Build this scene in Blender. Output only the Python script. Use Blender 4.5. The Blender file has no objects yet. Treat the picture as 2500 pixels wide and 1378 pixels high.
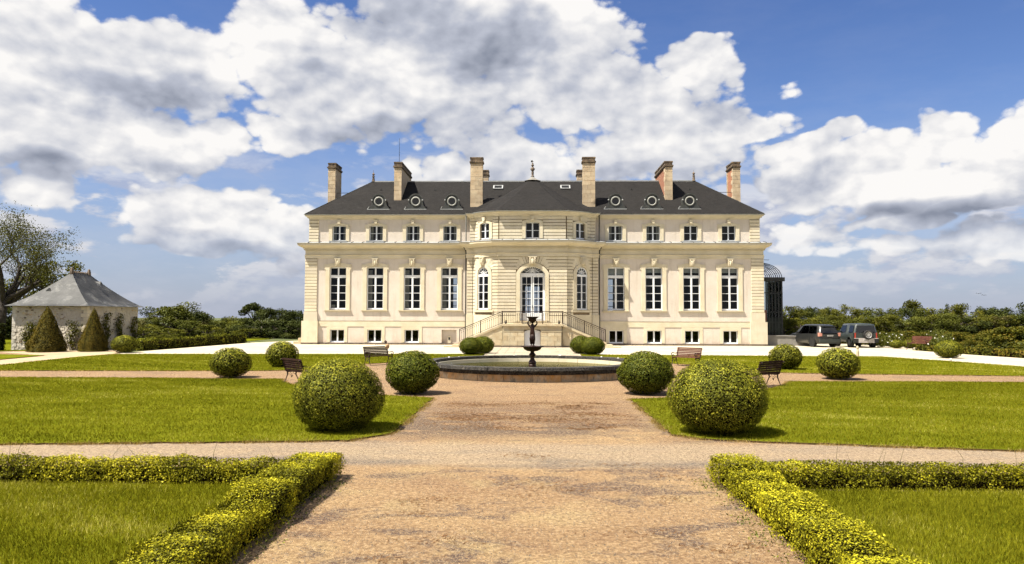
import bpy, bmesh, math, random
import numpy as np
from mathutils import Vector, Matrix
random.seed(7); rng = np.random.default_rng(7)
SC = bpy.context.scene
COL = SC.collection
R = math.radians

# ---------------------------------------------------------------- camera, sky, sun, exposure
cam = bpy.data.cameras.new('camera'); cam.sensor_width = 36.0; cam.lens = 26.0
cam.clip_start = 0.05; cam.clip_end = 6000
camo = bpy.data.objects.new('camera', cam); COL.objects.link(camo); SC.camera = camo
_y, _p, _r = R(1.586), R(2.72), R(0.16)
_f = Vector((-math.sin(_y)*math.cos(_p), math.cos(_y)*math.cos(_p), math.sin(_p)))
_r0 = Vector((math.cos(_y), math.sin(_y), 0)); _u0 = _r0.cross(_f)
_rt = _r0*math.cos(_r) + _u0*math.sin(_r); _up = _rt.cross(_f)
camo.matrix_world = Matrix(((_rt.x, _up.x, -_f.x, 0), (_rt.y, _up.y, -_f.y, 0), (_rt.z, _up.z, -_f.z, 2.3), (0, 0, 0, 1)))

SUN_AZ, SUN_EL = R(61), R(61)          # azimuth from -Y towards -X
sdir = Vector((-math.sin(SUN_AZ)*math.cos(SUN_EL), -math.cos(SUN_AZ)*math.cos(SUN_EL), math.sin(SUN_EL)))
sl = bpy.data.lights.new('sun', 'SUN'); sl.energy = 5.0; sl.angle = R(0.53); sl.color = (1.0, 0.93, 0.80)
so = bpy.data.objects.new('sun', sl); COL.objects.link(so); so.rotation_euler = sdir.to_track_quat('Z', 'Y').to_euler()
SC.view_settings.view_transform = 'Standard'; SC.view_settings.look = 'None'
SC.view_settings.gamma = 1.0; SC.view_settings.use_curve_mapping = False
SC.view_settings.exposure = 1.4

class G:                                # tiny expression wrapper round shader nodes
    def __init__(s, tree): s.t = tree
    def node(s, typ, **kw):
        n = s.t.nodes.new(typ)
        for k, v in kw.items(): setattr(n, k, v)
        return n
    def put(s, sock, v):
        if v is None: return
        if isinstance(v, bpy.types.NodeSocket): s.t.links.new(v, sock)
        else: sock.default_value = v
    def m(s, op, a, b=None, c=None, clamp=False):
        n = s.node('ShaderNodeMath', operation=op, use_clamp=clamp)
        for i, v in enumerate((a, b, c)): s.put(n.inputs[i], v)
        return n.outputs[0]
    def vm(s, op, a, b=None, scale=None):
        n = s.node('ShaderNodeVectorMath', operation=op)
        s.put(n.inputs[0], a); s.put(n.inputs[1], b)
        if scale is not None: s.put(n.inputs['Scale'], scale)
        return n.outputs['Value'] if op in ('LENGTH', 'DOT_PRODUCT') else n.outputs[0]
    def noise(s, vec, scale, detail=4, rough=0.55, dist=0.0, dim='3D', lac=2.0):
        n = s.node('ShaderNodeTexNoise', noise_dimensions=dim)
        s.put(n.inputs['Vector'], vec); s.put(n.inputs['Scale'], scale); s.put(n.inputs['Detail'], detail)
        s.put(n.inputs['Roughness'], rough); s.put(n.inputs['Distortion'], dist); s.put(n.inputs['Lacunarity'], lac)
        return n.outputs[0]
    def vor(s, vec, scale, feature='F1', detail=0.0, rough=0.5, out='Distance', rand=1.0):
        n = s.node('ShaderNodeTexVoronoi', feature=feature)
        s.put(n.inputs['Vector'], vec); s.put(n.inputs['Scale'], scale); s.put(n.inputs['Detail'], detail); s.put(n.inputs['Roughness'], rough)
        s.put(n.inputs['Randomness'], rand)
        return n.outputs[out]
    def mix(s, f, a, b, mode='MIX'):
        n = s.node('ShaderNodeMix', data_type='RGBA', blend_type=mode, clamp_factor=True)
        s.put(n.inputs[0], f)
        s.put(n.inputs[6], a if not isinstance(a, tuple) else (a+(1,))[:4]); s.put(n.inputs[7], b if not isinstance(b, tuple) else (b+(1,))[:4])
        return n.outputs[2]
    def mr(s, v, a, b, c=0.0, d=1.0, smooth=False):
        n = s.node('ShaderNodeMapRange', interpolation_type='SMOOTHSTEP' if smooth else 'LINEAR', clamp=True)
        for i, x in enumerate((v, a, b, c, d)): s.put(n.inputs[i], x)
        return n.outputs[0]
    def sep(s, v):
        n = s.node('ShaderNodeSeparateXYZ'); s.put(n.inputs[0], v); return n.outputs
    def comb(s, x, y, z):
        n = s.node('ShaderNodeCombineXYZ'); s.put(n.inputs[0], x); s.put(n.inputs[1], y); s.put(n.inputs[2], z); return n.outputs[0]

# cumulus banks of the sky: (azimuth, elevation, half width, height up, height down, density), degrees
CLOUDS = [(-33.4, 16.1, 5.8, 4.0, 4.0, 1), (-28.2, 17.0, 4.9, 3.6, 3.1, 1), (-24.9, 16.4, 3.9, 3.5, 2.6, 1), (-34.5, 12.2, 5.4, 3.1, 2.9, 1), (-29.0, 12.7, 6.8, 2.5, 2.8, 1), (-23.4, 12.7, 2.4, 2.0, 1.7, 0.8), (-17.8, 18.5, 4.9, 4.2, 3.9, 1), (-13.7, 17.2, 8.4, 5.2, 4.6, 1), (-6.3, 18.7, 9.4, 6.3, 6.0, 1), (1.0, 20.8, 7.0, 5.1, 5.7, 1), (-3.8, 22.6, 10.1, 3.8, 3.8, 1), (3.2, 17.6, 6.3, 3.8, 3.5, 0.9), (-17.8, 13.8, 3.2, 1.8, 1.7, 0.9), (8.2, 16.3, 5.3, 3.1, 2.8, 1), (10.0, 13.6, 8.0, 3.4, 3.7, 1), (15.5, 14.5, 4.1, 1.8, 1.8, 0.8), (6.0, 11.7, 5.0, 3.8, 2.8, 1), (-1.3, 11.7, 4.1, 2.5, 2.5, 1.1), (-6.9, 10.7, 2.8, 1.4, 1.9, 1), (-9.9, 10.8, 1.2, 1.1, 1.3, 0.9), (12.5, 18.9, 2.7, 2.0, 1.9, 1.05), (13.7, 17.6, 2.1, 1.5, 1.5, 0.8), (18.9, 17.1, 2.1, 1.0, 0.9, 0.3), (-24.4, 8.2, 4.5, 1.7, 1.7, 1.05), (-27.2, 7.2, 3.0, 1.4, 1.1, 0.9), (-20.9, 6.3, 4.2, 1.8, 1.8, 0.95), (-24.7, 5.6, 5.8, 1.4, 1.2, 0.8), (-34.7, 8.4, 2.4, 1.4, 1.7, 0.9), (-18.4, 5.3, 2.3, 1.5, 1.8, 0.7), (19.5, 11.6, 3.1, 1.5, 1.5, 0.95), (21.5, 12.9, 2.5, 1.0, 1.2, 0.75), (25.2, 9.8, 4.9, 2.6, 2.6, 1.1), (21.2, 9.8, 3.6, 1.8, 2.1, 1), (29.7, 12.1, 1.9, 1.8, 1.7, 1), (31.8, 9.5, 3.2, 2.7, 2.4, 0.95), (33.4, 11.6, 1.8, 2.4, 3.2, 1.05), (26.5, 8.3, 7.6, 2.3, 1.4, 0.9), (20.9, 6.3, 3.3, 1.3, 1.8, 0.8), (25.7, 6.7, 4.6, 1.1, 1.1, 0.75), (31.3, 4.7, 3.9, 1.2, 1.6, 0.9), (23.9, 5.1, 6.9, 1.0, 1.2, 0.55), (30.2, 8.0, 5.2, 1.6, 1.6, 0.8)]
GREYS = [(-30.4, 15.2, 5.7, 1.5, 1.2, 1), (-25.7, 15.6, 3.9, 1.6, 1.1, 0.9), (-3.5, 19.9, 8.2, 4.7, 3.5, 1), (-2.5, 17.9, 4.1, 1.9, 1.6, 0.9), (-9.4, 22.4, 10.2, 2.8, 2.5, 0.9), (-14.0, 14.0, 7.8, 1.5, 1.7, 0.8), (-33.2, 11.7, 5.6, 1.3, 1.6, 0.55), (-29.0, 11.6, 6.1, 1.1, 1.4, 0.6), (6.3, 13.8, 4.7, 1.9, 1.6, 0.35), (25.2, 7.8, 6.8, 0.9, 1.1, 0.9), (30.2, 7.0, 5.5, 1.1, 1.4, 0.8), (-22.3, 5.4, 6.2, 0.9, 1.5, 0.7), (29.0, 10.8, 1.9, 1.1, 1.1, 0.5), (22.6, 5.7, 7.0, 0.6, 1.5, 0.6), (-33.6, 9.8, 4.4, 1.3, 1.6, 0.7), (2.5, 18.5, 3.8, 2.5, 2.5, 0.6)]
world = bpy.data.worlds.new('World'); SC.world = world; world.use_nodes = True
def build_sky():
    t = world.node_tree; t.nodes.clear(); g = G(t)
    sky = g.node('ShaderNodeTexSky', sky_type='NISHITA'); sky.sun_disc = False
    sky.sun_elevation = SUN_EL; sky.sun_rotation = R(180) + SUN_AZ
    sky.air_density = 1.0; sky.dust_density = 0.6; sky.ozone_density = 1.6
    d = g.node('ShaderNodeTexCoord').outputs['Generated']
    d = g.vm('NORMALIZE', d)
    x, y, z = g.sep(d)
    el = g.m('MULTIPLY', g.m('ARCSINE', z), 57.2958); az = g.m('MULTIPLY', g.m('ARCTAN2', x, y), 57.2958)
    # the noise lives on the direction sphere; wisps get flatter towards the horizon
    zz = g.m('MULTIPLY', z, 1.5)
    dn = g.comb(x, y, zz)
    wz = g.node('ShaderNodeTexNoise'); g.put(wz.inputs['Vector'], dn); wz.inputs['Scale'].default_value = 7; wz.inputs['Detail'].default_value = 3
    wx, wy, _ = g.sep(wz.outputs['Color'])
    az2 = g.m('ADD', az, g.m('MULTIPLY', g.m('SUBTRACT', wx, 0.5), 7.0)); el2 = g.m('ADD', el, g.m('MULTIPLY', g.m('SUBTRACT', wy, 0.5), 5.0))
    P = g.comb(az2, el2, 0.0)
    def blobs(lst, P=P):
        acc = None
        for (a, e, ra, ru, rd, k) in lst:
            r = (ru+rd)/2; e = e+(ru-rd)/2
            n = g.node('ShaderNodeVectorMath', operation='MULTIPLY_ADD'); g.put(n.inputs[0], P)
            n.inputs[1].default_value = (1/ra, 1/r, 0); n.inputs[2].default_value = (-a/ra, -e/r, math.sqrt(max(0, 1.1-k)))
            v = g.vm('DOT_PRODUCT', n.outputs[0], n.outputs[0])
            acc = v if acc is None else g.m('MINIMUM', acc, v)
        return g.m('SUBTRACT', 1.1, acc)
    def height(v, det):
        a = g.noise(v, 9.5, det, 0.60, 0.1)
        b = g.vor(v, 34.0, 'F1', 1.0 if det > 6 else 0.0, 0.6)
        return g.m('ADD', g.m('MULTIPLY', g.m('SUBTRACT', a, 0.5), 2.5), g.m('MULTIPLY', g.m('SUBTRACT', 0.42, b), 0.75))
    h1 = height(dn, 9); dl = g.vm('ADD', dn, (-0.007, 0.0, 0.016)); h2 = height(dl, 6)
    B = blobs(CLOUDS)
    # the rest of the sky, where the banks are not described one by one: the same kind of cumulus
    away = g.m('MAXIMUM', g.mr(g.m('ABSOLUTE', az), 38, 50), g.mr(el, 25, 34))
    gen = g.m('ADD', g.m('MULTIPLY', g.m('SUBTRACT', g.noise(dn, 2.8, 1, 0.5), 0.47), 7.0), g.m('MULTIPLY_ADD', away, 4.0, -4.0))
    B = g.m('MAXIMUM', g.m('MAXIMUM', B, -1.5), g.m('MINIMUM', gen, 0.9))
    D = g.m('ADD', g.m('MULTIPLY_ADD', B, 1.05, 0.30), h1)
    lowfade = g.mr(el, 0.5, 9.0, 0.35, 1.0)
    alpha = g.m('MULTIPLY', g.mr(D, -0.20, 0.26, 0, 1, True), g.mr(el, 0, 7.0, 0.35, 1.0))
    # thin veils between the banks, mostly low down
    veil = g.mr(g.noise(g.comb(x, y, g.m('MULTIPLY', z, 3.4)), 7.0, 8, 0.62), 0.44, 0.66)
    veil = g.m('MULTIPLY', veil, g.mr(el, 3, 17, 0.72, 0.12))
    rel = g.m('MULTIPLY', g.m('SUBTRACT', h1, h2), 0.42)
    s1 = g.noise(dn, 5.5, 5, 0.55, 0.4); s2 = g.noise(g.vm('ADD', dn, (-0.022, 0.0, 0.05)), 5.5, 3, 0.55, 0.4)
    rel = g.m('ADD', rel, g.m('MULTIPLY', g.m('SUBTRACT', s1, s2), 2.0))
    grey = g.m('MAXIMUM', g.m('SUBTRACT', blobs(GREYS), 0.1), 0.0)
    Bu = blobs(CLOUDS, g.vm('ADD', P, (-1.2, 2.6, 0.0)))
    under = g.mr(g.m('SUBTRACT', Bu, g.m('MAXIMUM', B, -0.3)), -0.35, 0.60, -0.08, 0.20)
    core = g.m('ADD', under, g.mr(D, 0.5, 1.8, 0.0, 0.08))
    lit = g.m('SUBTRACT', g.m('ADD', 0.93, g.m('MULTIPLY', rel, 0.60)), g.m('ADD', g.m('MULTIPLY', g.m('MULTIPLY', grey, g.mr(s1, 0.3, 0.6, 0.55, 1.0)), 0.46), core))
    lit = g.m('MAXIMUM', g.m('MINIMUM', lit, 1.08), 0.30)
    ramp = g.node('ShaderNodeValToRGB'); cr = ramp.color_ramp
    cr.elements[0].position = 0.30; cr.elements[0].color = (0.27, 0.30, 0.38, 1)
    cr.elements[1].position = 1.0; cr.elements[1].color = (1.0, 0.98, 0.96, 1)
    e = cr.elements.new(0.62); e.color = (0.52, 0.55, 0.64, 1)
    g.put(ramp.inputs[0], lit)
    K = 5.6
    cl = g.vm('SCALE', ramp.outputs[0], scale=K)
    blue = g.mix(g.mr(el, 0, 24), g.mix(1.0, sky.outputs[0], (0.66, 0.70, 0.84), 'MULTIPLY'), g.mix(1.0, sky.outputs[0], (0.41, 0.51, 0.75), 'MULTIPLY'))
    hz = g.mr(el, 0.0, 15.0, 0.80, 0.0)
    blue = g.mix(hz, blue, (2.15, 2.42, 3.25))
    vcol = g.mix(0.35, blue, (3.6, 3.7, 4.2))
    # rows of small pale cumulus low over the horizon
    lv = g.comb(x, y, g.m('MULTIPLY', z, 2.6))
    l1 = g.noise(lv, 10.0, 8, 0.58, 0.2); l2 = g.noise(g.vm('ADD', lv, (-0.008, 0.0, 0.030)), 10.0, 5, 0.58, 0.2)
    lowa = g.m('MULTIPLY', g.mr(l1, 0.475, 0.585, 0, 1, True), g.m('MULTIPLY', g.mr(el, 0.8, 4.0, 0.25, 1.0), g.mr(el, 8.0, 13.5, 0.80, 0.0)))
    lowc = g.mix(g.mr(g.m('SUBTRACT', l1, l2), -0.07, 0.09), (2.75, 2.9, 3.6), (4.9, 4.75, 4.7))
    lowc = g.mix(g.mr(el, 1.0, 8.0, 0.5, 0.0), lowc, (3.0, 3.15, 3.75))
    c = g.mix(veil, blue, vcol); c = g.mix(lowa, c, lowc); c = g.mix(alpha, c, cl)
    bg = g.node('ShaderNodeBackground'); g.put(bg.inputs[0], c); bg.inputs[1].default_value = 0.066
    o = g.node('ShaderNodeOutputWorld'); t.links.new(bg.outputs[0], o.inputs[0])
build_sky()
world.cycles.sampling_method = 'MANUAL'; world.cycles.sample_map_resolution = 512
SC.cycles.max_bounces = 5; SC.cycles.diffuse_bounces = 3; SC.cycles.glossy_bounces = 3; SC.cycles.transmission_bounces = 4; SC.cycles.transparent_max_bounces = 12
SC.cycles.use_adaptive_sampling = True; SC.cycles.adaptive_threshold = 0.02; SC.cycles.adaptive_min_samples = 12

# ---------------------------------------------------------------- materials
MATS = {}
def newmat(name):
    m = bpy.data.materials.new(name); m.use_nodes = True; t = m.node_tree; t.nodes.clear()
    g = G(t); g.mat = m; MATS[name] = m
    return g
def finish(g, col, rough=0.8, bump=None, bstr=0.3, bdist=0.02, metal=0.0, spec=0.4, alb=0.75):
    if alb != 1.0: col = g.mix(1.0, col, (alb, alb, alb), 'MULTIPLY')
    p = g.node('ShaderNodeBsdfPrincipled'); o = g.node('ShaderNodeOutputMaterial')
    g.put(p.inputs['Base Color'], col if not isinstance(col, tuple) else (col+(1,))[:4]); g.put(p.inputs['Roughness'], rough)
    p.inputs['Metallic'].default_value = metal; p.inputs['Specular IOR Level'].default_value = spec
    if bump is not None:
        b = g.node('ShaderNodeBump'); b.inputs['Strength'].default_value = bstr; b.inputs['Distance'].default_value = bdist
        g.put(b.inputs['Height'], bump); g.t.links.new(b.outputs[0], p.inputs['Normal'])
    g.t.links.new(p.outputs[0], o.inputs[0]); return g.mat
def geo(g): return g.node('ShaderNodeNewGeometry').outputs['Position']
def tinted(g, a, b, name='tint'):
    n = g.node('ShaderNodeAttribute', attribute_name=name); return g.mix(n.outputs['Fac'], a, b)
def simple(name, a, b, scale=3.0, rough=0.8, bscale=40.0, bstr=0.2, bdist=0.01, metal=0.0, spec=0.35, contrast=(0.35, 0.65), perobj=0.0, detail=5, alb=0.75):
    g = newmat(name); P = geo(g)
    n = g.mr(g.noise(P, scale, detail, 0.6), contrast[0], contrast[1])
    c = g.mix(n, a, b)
    if perobj:
        r = g.node('ShaderNodeObjectInfo').outputs['Random']
        v = g.m('MULTIPLY_ADD', r, perobj, 1-perobj/2)
        x, y, z = g.sep(P); st = g.noise(g.comb(g.m('MULTIPLY', x, 2.0), g.m('MULTIPLY', y, 2.0), g.m('MULTIPLY', z, 0.25)), 1.5, 5, 0.7)
        c = g.mix(g.mr(st, 0.55, 0.75, 0, 0.4), c, tuple(q*0.62 for q in a))
        c = g.mix(1.0, c, g.comb(v, v, g.m('MULTIPLY_ADD', r, perobj*0.6, 1-perobj*0.3)), 'MULTIPLY')
    return finish(g, c, rough, g.noise(P, bscale, 3) if bstr else None, bstr, bdist, metal, spec, alb)

simple('stone', (0.67, 0.59, 0.43), (0.77, 0.69, 0.53), 1.3, 0.85, 30, 0.15, 0.01, perobj=0.16)
simple('stone_band', (0.66, 0.58, 0.41), (0.77, 0.69, 0.52), 0.9, 0.85, 30, 0.15, 0.01)
simple('joint', (0.22, 0.16, 0.10), (0.29, 0.22, 0.14), 2, 0.9, 30, 0)
def plaster():
    g = newmat('plaster'); P = geo(g)
    c = g.mix(g.mr(g.noise(P, 0.7, 6, 0.65), 0.35, 0.65), (0.68, 0.60, 0.51), (0.76, 0.68, 0.59))
    c = g.mix(g.mr(g.noise(P, 4.0, 4, 0.7), 0.55, 0.8, 0, 0.5), c, (0.60, 0.49, 0.37))
    x, y, z = g.sep(P); st = g.noise(g.comb(g.m('MULTIPLY', x, 2.2), y, g.m('MULTIPLY', z, 0.22)), 1.6, 5, 0.7)
    c = g.mix(g.mr(st, 0.52, 0.72, 0, 0.35), c, (0.42, 0.34, 0.25)); c = g.mix(g.m('MULTIPLY', g.mr(z, 0.1, 0.9, 0.5, 0), g.mr(g.noise(P, 1.5, 4), 0.4, 0.6)), c, (0.45, 0.30, 0.18))
    return finish(g, c, 0.9, g.noise(P, 25, 4), 0.15, 0.01)
plaster()
def weathered(name, a, b, dirt, lo, hi, zs=0.35, dscale=1.6):
    g = newmat(name); P = geo(g)
    r = g.node('ShaderNodeObjectInfo').outputs['Random']
    c = g.mix(g.mr(g.noise(P, 2.0, 5, 0.6), 0.35, 0.65), a, b)
    c = g.mix(g.m('MULTIPLY', r, 0.35), c, dirt)
    x, y, z = g.sep(P)
    n = g.noise(g.comb(x, y, g.m('MULTIPLY', z, zs)), dscale, 6, 0.7)
    c = g.mix(g.mr(n, lo, hi), c, dirt)
    return finish(g, c, 0.9, g.noise(P, 30, 4), 0.4, 0.02)
weathered('chimney_stone', (0.60, 0.45, 0.29), (0.70, 0.57, 0.39), (0.16, 0.13, 0.10), 0.56, 0.74, 0.5, 2.2)
weathered('cap_stone', (0.12, 0.075, 0.045), (0.30, 0.22, 0.14), (0.045, 0.038, 0.03), 0.45, 0.65, 1.0, 3)
weathered('perron_stone', (0.58, 0.46, 0.29), (0.68, 0.60, 0.42), (0.24, 0.19, 0.12), 0.56, 0.78, 0.5, 2)
weathered('base_stone', (0.17, 0.13, 0.10), (0.32, 0.24, 0.17), (0.09, 0.07, 0.055), 0.45, 0.62, 1.0, 2)
weathered('basin_stone', (0.70, 0.36, 0.09), (0.74, 0.64, 0.46), (0.20, 0.16, 0.11), 0.48, 0.68, 0.5, 4)
weathered('rim_stone', (0.060, 0.052, 0.042), (0.14, 0.125, 0.10), (0.014, 0.013, 0.012), 0.40, 0.55, 1.0, 14)
simple('brick', (0.36, 0.15, 0.08), (0.45, 0.22, 0.13), 6, 0.9, 30, 0.3, 0.01, perobj=0.3)
def slate():
    g = newmat('slate'); P = geo(g)
    x, y, z = g.sep(P)
    rows = g.m('FRACT', g.m('MULTIPLY', z, 7.0))
    c = g.mix(g.mr(g.noise(P, 0.8, 6, 0.65), 0.3, 0.7), (0.007, 0.007, 0.0075), (0.017, 0.016, 0.016))
    st = g.comb(g.m('MULTIPLY', x, 4.0), g.m('MULTIPLY', y, 4.0), g.m('MULTIPLY', z, 11.0))
    c = g.mix(g.m('MULTIPLY', g.vor(st, 1.0, out='Distance'), 0.5), c, (0.026, 0.024, 0.023))
    c = g.mix(g.mr(g.noise(P, 2.6, 3, 0.6), 0.62, 0.8, 0, 0.7), c, (0.030, 0.019, 0.015))
    return finish(g, g.mix(g.mr(g.noise(P, 14, 4, 0.8), 0.4, 0.65, 0, 0.6), c, (0.036, 0.033, 0.031)), g.mr(g.noise(P, 3, 3), 0.3, 0.7, 0.65, 0.9), rows, 0.5, 0.03, spec=0.08)
slate()
def old_slate():
    g = newmat('old_slate'); P = geo(g); x, y, z = g.sep(P)
    c = g.mix(g.mr(g.noise(P, 0.9, 6, 0.65), 0.38, 0.62), (0.026, 0.028, 0.030), (0.065, 0.066, 0.068))
    c = g.mix(g.mr(g.noise(P, 1.2, 5, 0.7, 0.5), 0.52, 0.66, 0, 0.8), c, (0.17, 0.17, 0.165))
    rows = g.m('FRACT', g.m('MULTIPLY', z, 9.0))
    return finish(g, c, 0.6, rows, 0.5, 0.03, spec=0.25)
old_slate()
simple('lead', (0.30, 0.31, 0.31), (0.44, 0.45, 0.45), 3, 0.55, 20, 0.1, spec=0.5)
simple('dark_zinc', (0.035, 0.038, 0.035), (0.06, 0.062, 0.058), 3, 0.5, 20, 0.1, spec=0.4)
simple('white_paint', (0.66, 0.68, 0.71), (0.72, 0.74, 0.76), 3, 0.45, 20, 0, alb=0.95)
simple('frame_grey', (0.28, 0.285, 0.26), (0.40, 0.40, 0.37), 3, 0.5, 20, 0)
simple('iron', (0.03, 0.017, 0.013), (0.05, 0.027, 0.02), 8, 0.55, 60, 0.2, 0.003, metal=0.3)
simple('bronze', (0.018, 0.007, 0.005), (0.05, 0.018, 0.010), 6, 0.45, 60, 0.3, 0.004, metal=0.3, spec=0.4)
simple('dark_iron', (0.012, 0.013, 0.012), (0.03, 0.03, 0.028), 4, 0.5, 60, 0.1)
simple('interior', (0.045, 0.036, 0.03), (0.07, 0.055, 0.045), 1, 0.9, 20, 0)
simple('curtain', (0.42, 0.39, 0.34), (0.55, 0.51, 0.45), 2, 0.9, 20, 0)
simple('blind', (0.66, 0.66, 0.62), (0.72, 0.72, 0.68), 2, 0.9, 20, 0)
simple('concrete', (0.22, 0.21, 0.19), (0.30, 0.285, 0.26), 1.2, 0.9, 30, 0.2)
simple('bark', (0.025, 0.02, 0.015), (0.06, 0.048, 0.036), 4, 0.95, 18, 0.6, 0.03)
simple('wood_dark', (0.028, 0.013, 0.010), (0.05, 0.024, 0.018), 5, 0.75, 50, 0.2, 0.003, spec=0.08)
simple('wood_red', (0.10, 0.032, 0.020), (0.15, 0.055, 0.035), 5, 0.6, 50, 0.2, 0.003)
simple('terracotta', (0.30, 0.13, 0.07), (0.38, 0.18, 0.10), 4, 0.8, 20, 0)
simple('door_brown', (0.16, 0.05, 0.03), (0.2, 0.07, 0.04), 4, 0.6, 20, 0)
simple('cloth', (0.42, 0.26, 0.13), (0.60, 0.40, 0.22), 14, 0.9, 40, 0.3)
simple('cloth_dark', (0.05, 0.03, 0.025), (0.10, 0.06, 0.05), 14, 0.9, 40, 0.3)
simple('petal', (0.75, 0.73, 0.66), (0.8, 0.78, 0.7), 4, 0.8, 20, 0)
def glass(name, tint, base, ior=1.25):
    g = newmat(name); o = g.node('ShaderNodeOutputMaterial')
    gl = g.node('ShaderNodeBsdfGlossy'); gl.inputs['Roughness'].default_value = 0.03; gl.inputs['Color'].default_value = (1, 1, 1, 1)
    tr = g.node('ShaderNodeBsdfTransparent'); tr.inputs['Color'].default_value = tint+(1,)
    lw = g.node('ShaderNodeFresnel'); lw.inputs['IOR'].default_value = ior
    mx = g.node('ShaderNodeMixShader'); g.put(mx.inputs[0], g.m('MULTIPLY_ADD', lw.outputs[0], 1.0, base))
    g.t.links.new(tr.outputs[0], mx.inputs[1]); g.t.links.new(gl.outputs[0], mx.inputs[2]); g.t.links.new(mx.outputs[0], o.inputs[0])
glass('glass', (0.78, 0.80, 0.80), 0.0); glass('dark_glass', (0.10, 0.11, 0.12), 0.03); glass('old_glass', (0.86, 0.90, 0.88), 0.0, 1.06)
def leafmat(name, a, b, c, trans=0.28, gloss=0.012):
    g = newmat(name); o = g.node('ShaderNodeOutputMaterial')
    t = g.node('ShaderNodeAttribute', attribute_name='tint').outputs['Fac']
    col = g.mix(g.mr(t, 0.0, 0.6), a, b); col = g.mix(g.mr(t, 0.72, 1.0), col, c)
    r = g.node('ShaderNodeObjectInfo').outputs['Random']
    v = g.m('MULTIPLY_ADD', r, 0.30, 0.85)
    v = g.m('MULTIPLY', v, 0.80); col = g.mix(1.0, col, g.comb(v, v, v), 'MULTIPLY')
    d = g.node('ShaderNodeBsdfDiffuse'); g.put(d.inputs[0], col)
    tl = g.node('ShaderNodeBsdfTranslucent'); g.put(tl.inputs[0], g.mix(1.0, col, (1.0, 1.0, 0.5), 'MULTIPLY'))
    m1 = g.node('ShaderNodeMixShader'); m1.inputs[0].default_value = trans
    g.t.links.new(d.outputs[0], m1.inputs[1]); g.t.links.new(tl.outputs[0], m1.inputs[2])
    gl = g.node('ShaderNodeBsdfGlossy'); gl.inputs['Roughness'].default_value = 0.5; gl.inputs['Color'].default_value = (0.9, 1, 0.6, 1)
    m2 = g.node('ShaderNodeMixShader'); m2.inputs[0].default_value = gloss
    g.t.links.new(m1.outputs[0], m2.inputs[1]); g.t.links.new(gl.outputs[0], m2.inputs[2]); g.t.links.new(m2.outputs[0], o.inputs[0])
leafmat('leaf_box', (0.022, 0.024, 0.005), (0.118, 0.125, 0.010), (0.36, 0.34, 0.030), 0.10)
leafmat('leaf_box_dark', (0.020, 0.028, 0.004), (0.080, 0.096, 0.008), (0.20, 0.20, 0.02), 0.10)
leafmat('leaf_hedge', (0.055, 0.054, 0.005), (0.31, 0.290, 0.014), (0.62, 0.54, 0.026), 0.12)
leafmat('leaf_yew', (0.032, 0.026, 0.005), (0.105, 0.080, 0.010), (0.19, 0.12, 0.018), 0.08)
leafmat('leaf_tree', (0.030, 0.036, 0.007), (0.092, 0.100, 0.016), (0.15, 0.155, 0.026), 0.18)
leafmat('leaf_dark', (0.016, 0.022, 0.006), (0.042, 0.052, 0.012), (0.078, 0.085, 0.018), 0.12)
leafmat('leaf_light', (0.042, 0.046, 0.006), (0.110, 0.110, 0.013), (0.17, 0.16, 0.022), 0.2)
leafmat('leaf_brown', (0.055, 0.043, 0.018), (0.10, 0.084, 0.03), (0.15, 0.13, 0.045), 0.15)
leafmat('leaf_olive', (0.045, 0.045, 0.012), (0.095, 0.095, 0.025), (0.17, 0.165, 0.05), 0.3)
leafmat('leaf_shrub', (0.035, 0.042, 0.007), (0.13, 0.125, 0.014), (0.28, 0.19, 0.03), 0.2)
leafmat('grass', (0.090, 0.094, 0.005), (0.245, 0.236, 0.014), (0.60, 0.54, 0.14), 0.3, 0.0)
leafmat('dry_grass', (0.16, 0.10, 0.03), (0.34, 0.24, 0.08), (0.55, 0.42, 0.18), 0.3, 0.0)
simple('core', (0.010, 0.009, 0.004), (0.028, 0.022, 0.008), 14, 1.0, 20, 0, spec=0.0)  # dark filling added inside balls, cones and hedges to block light
simple('soil', (0.07, 0.045, 0.025), (0.13, 0.085, 0.045), 14, 1.0, 30, 0.4, spec=0.0)

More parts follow.
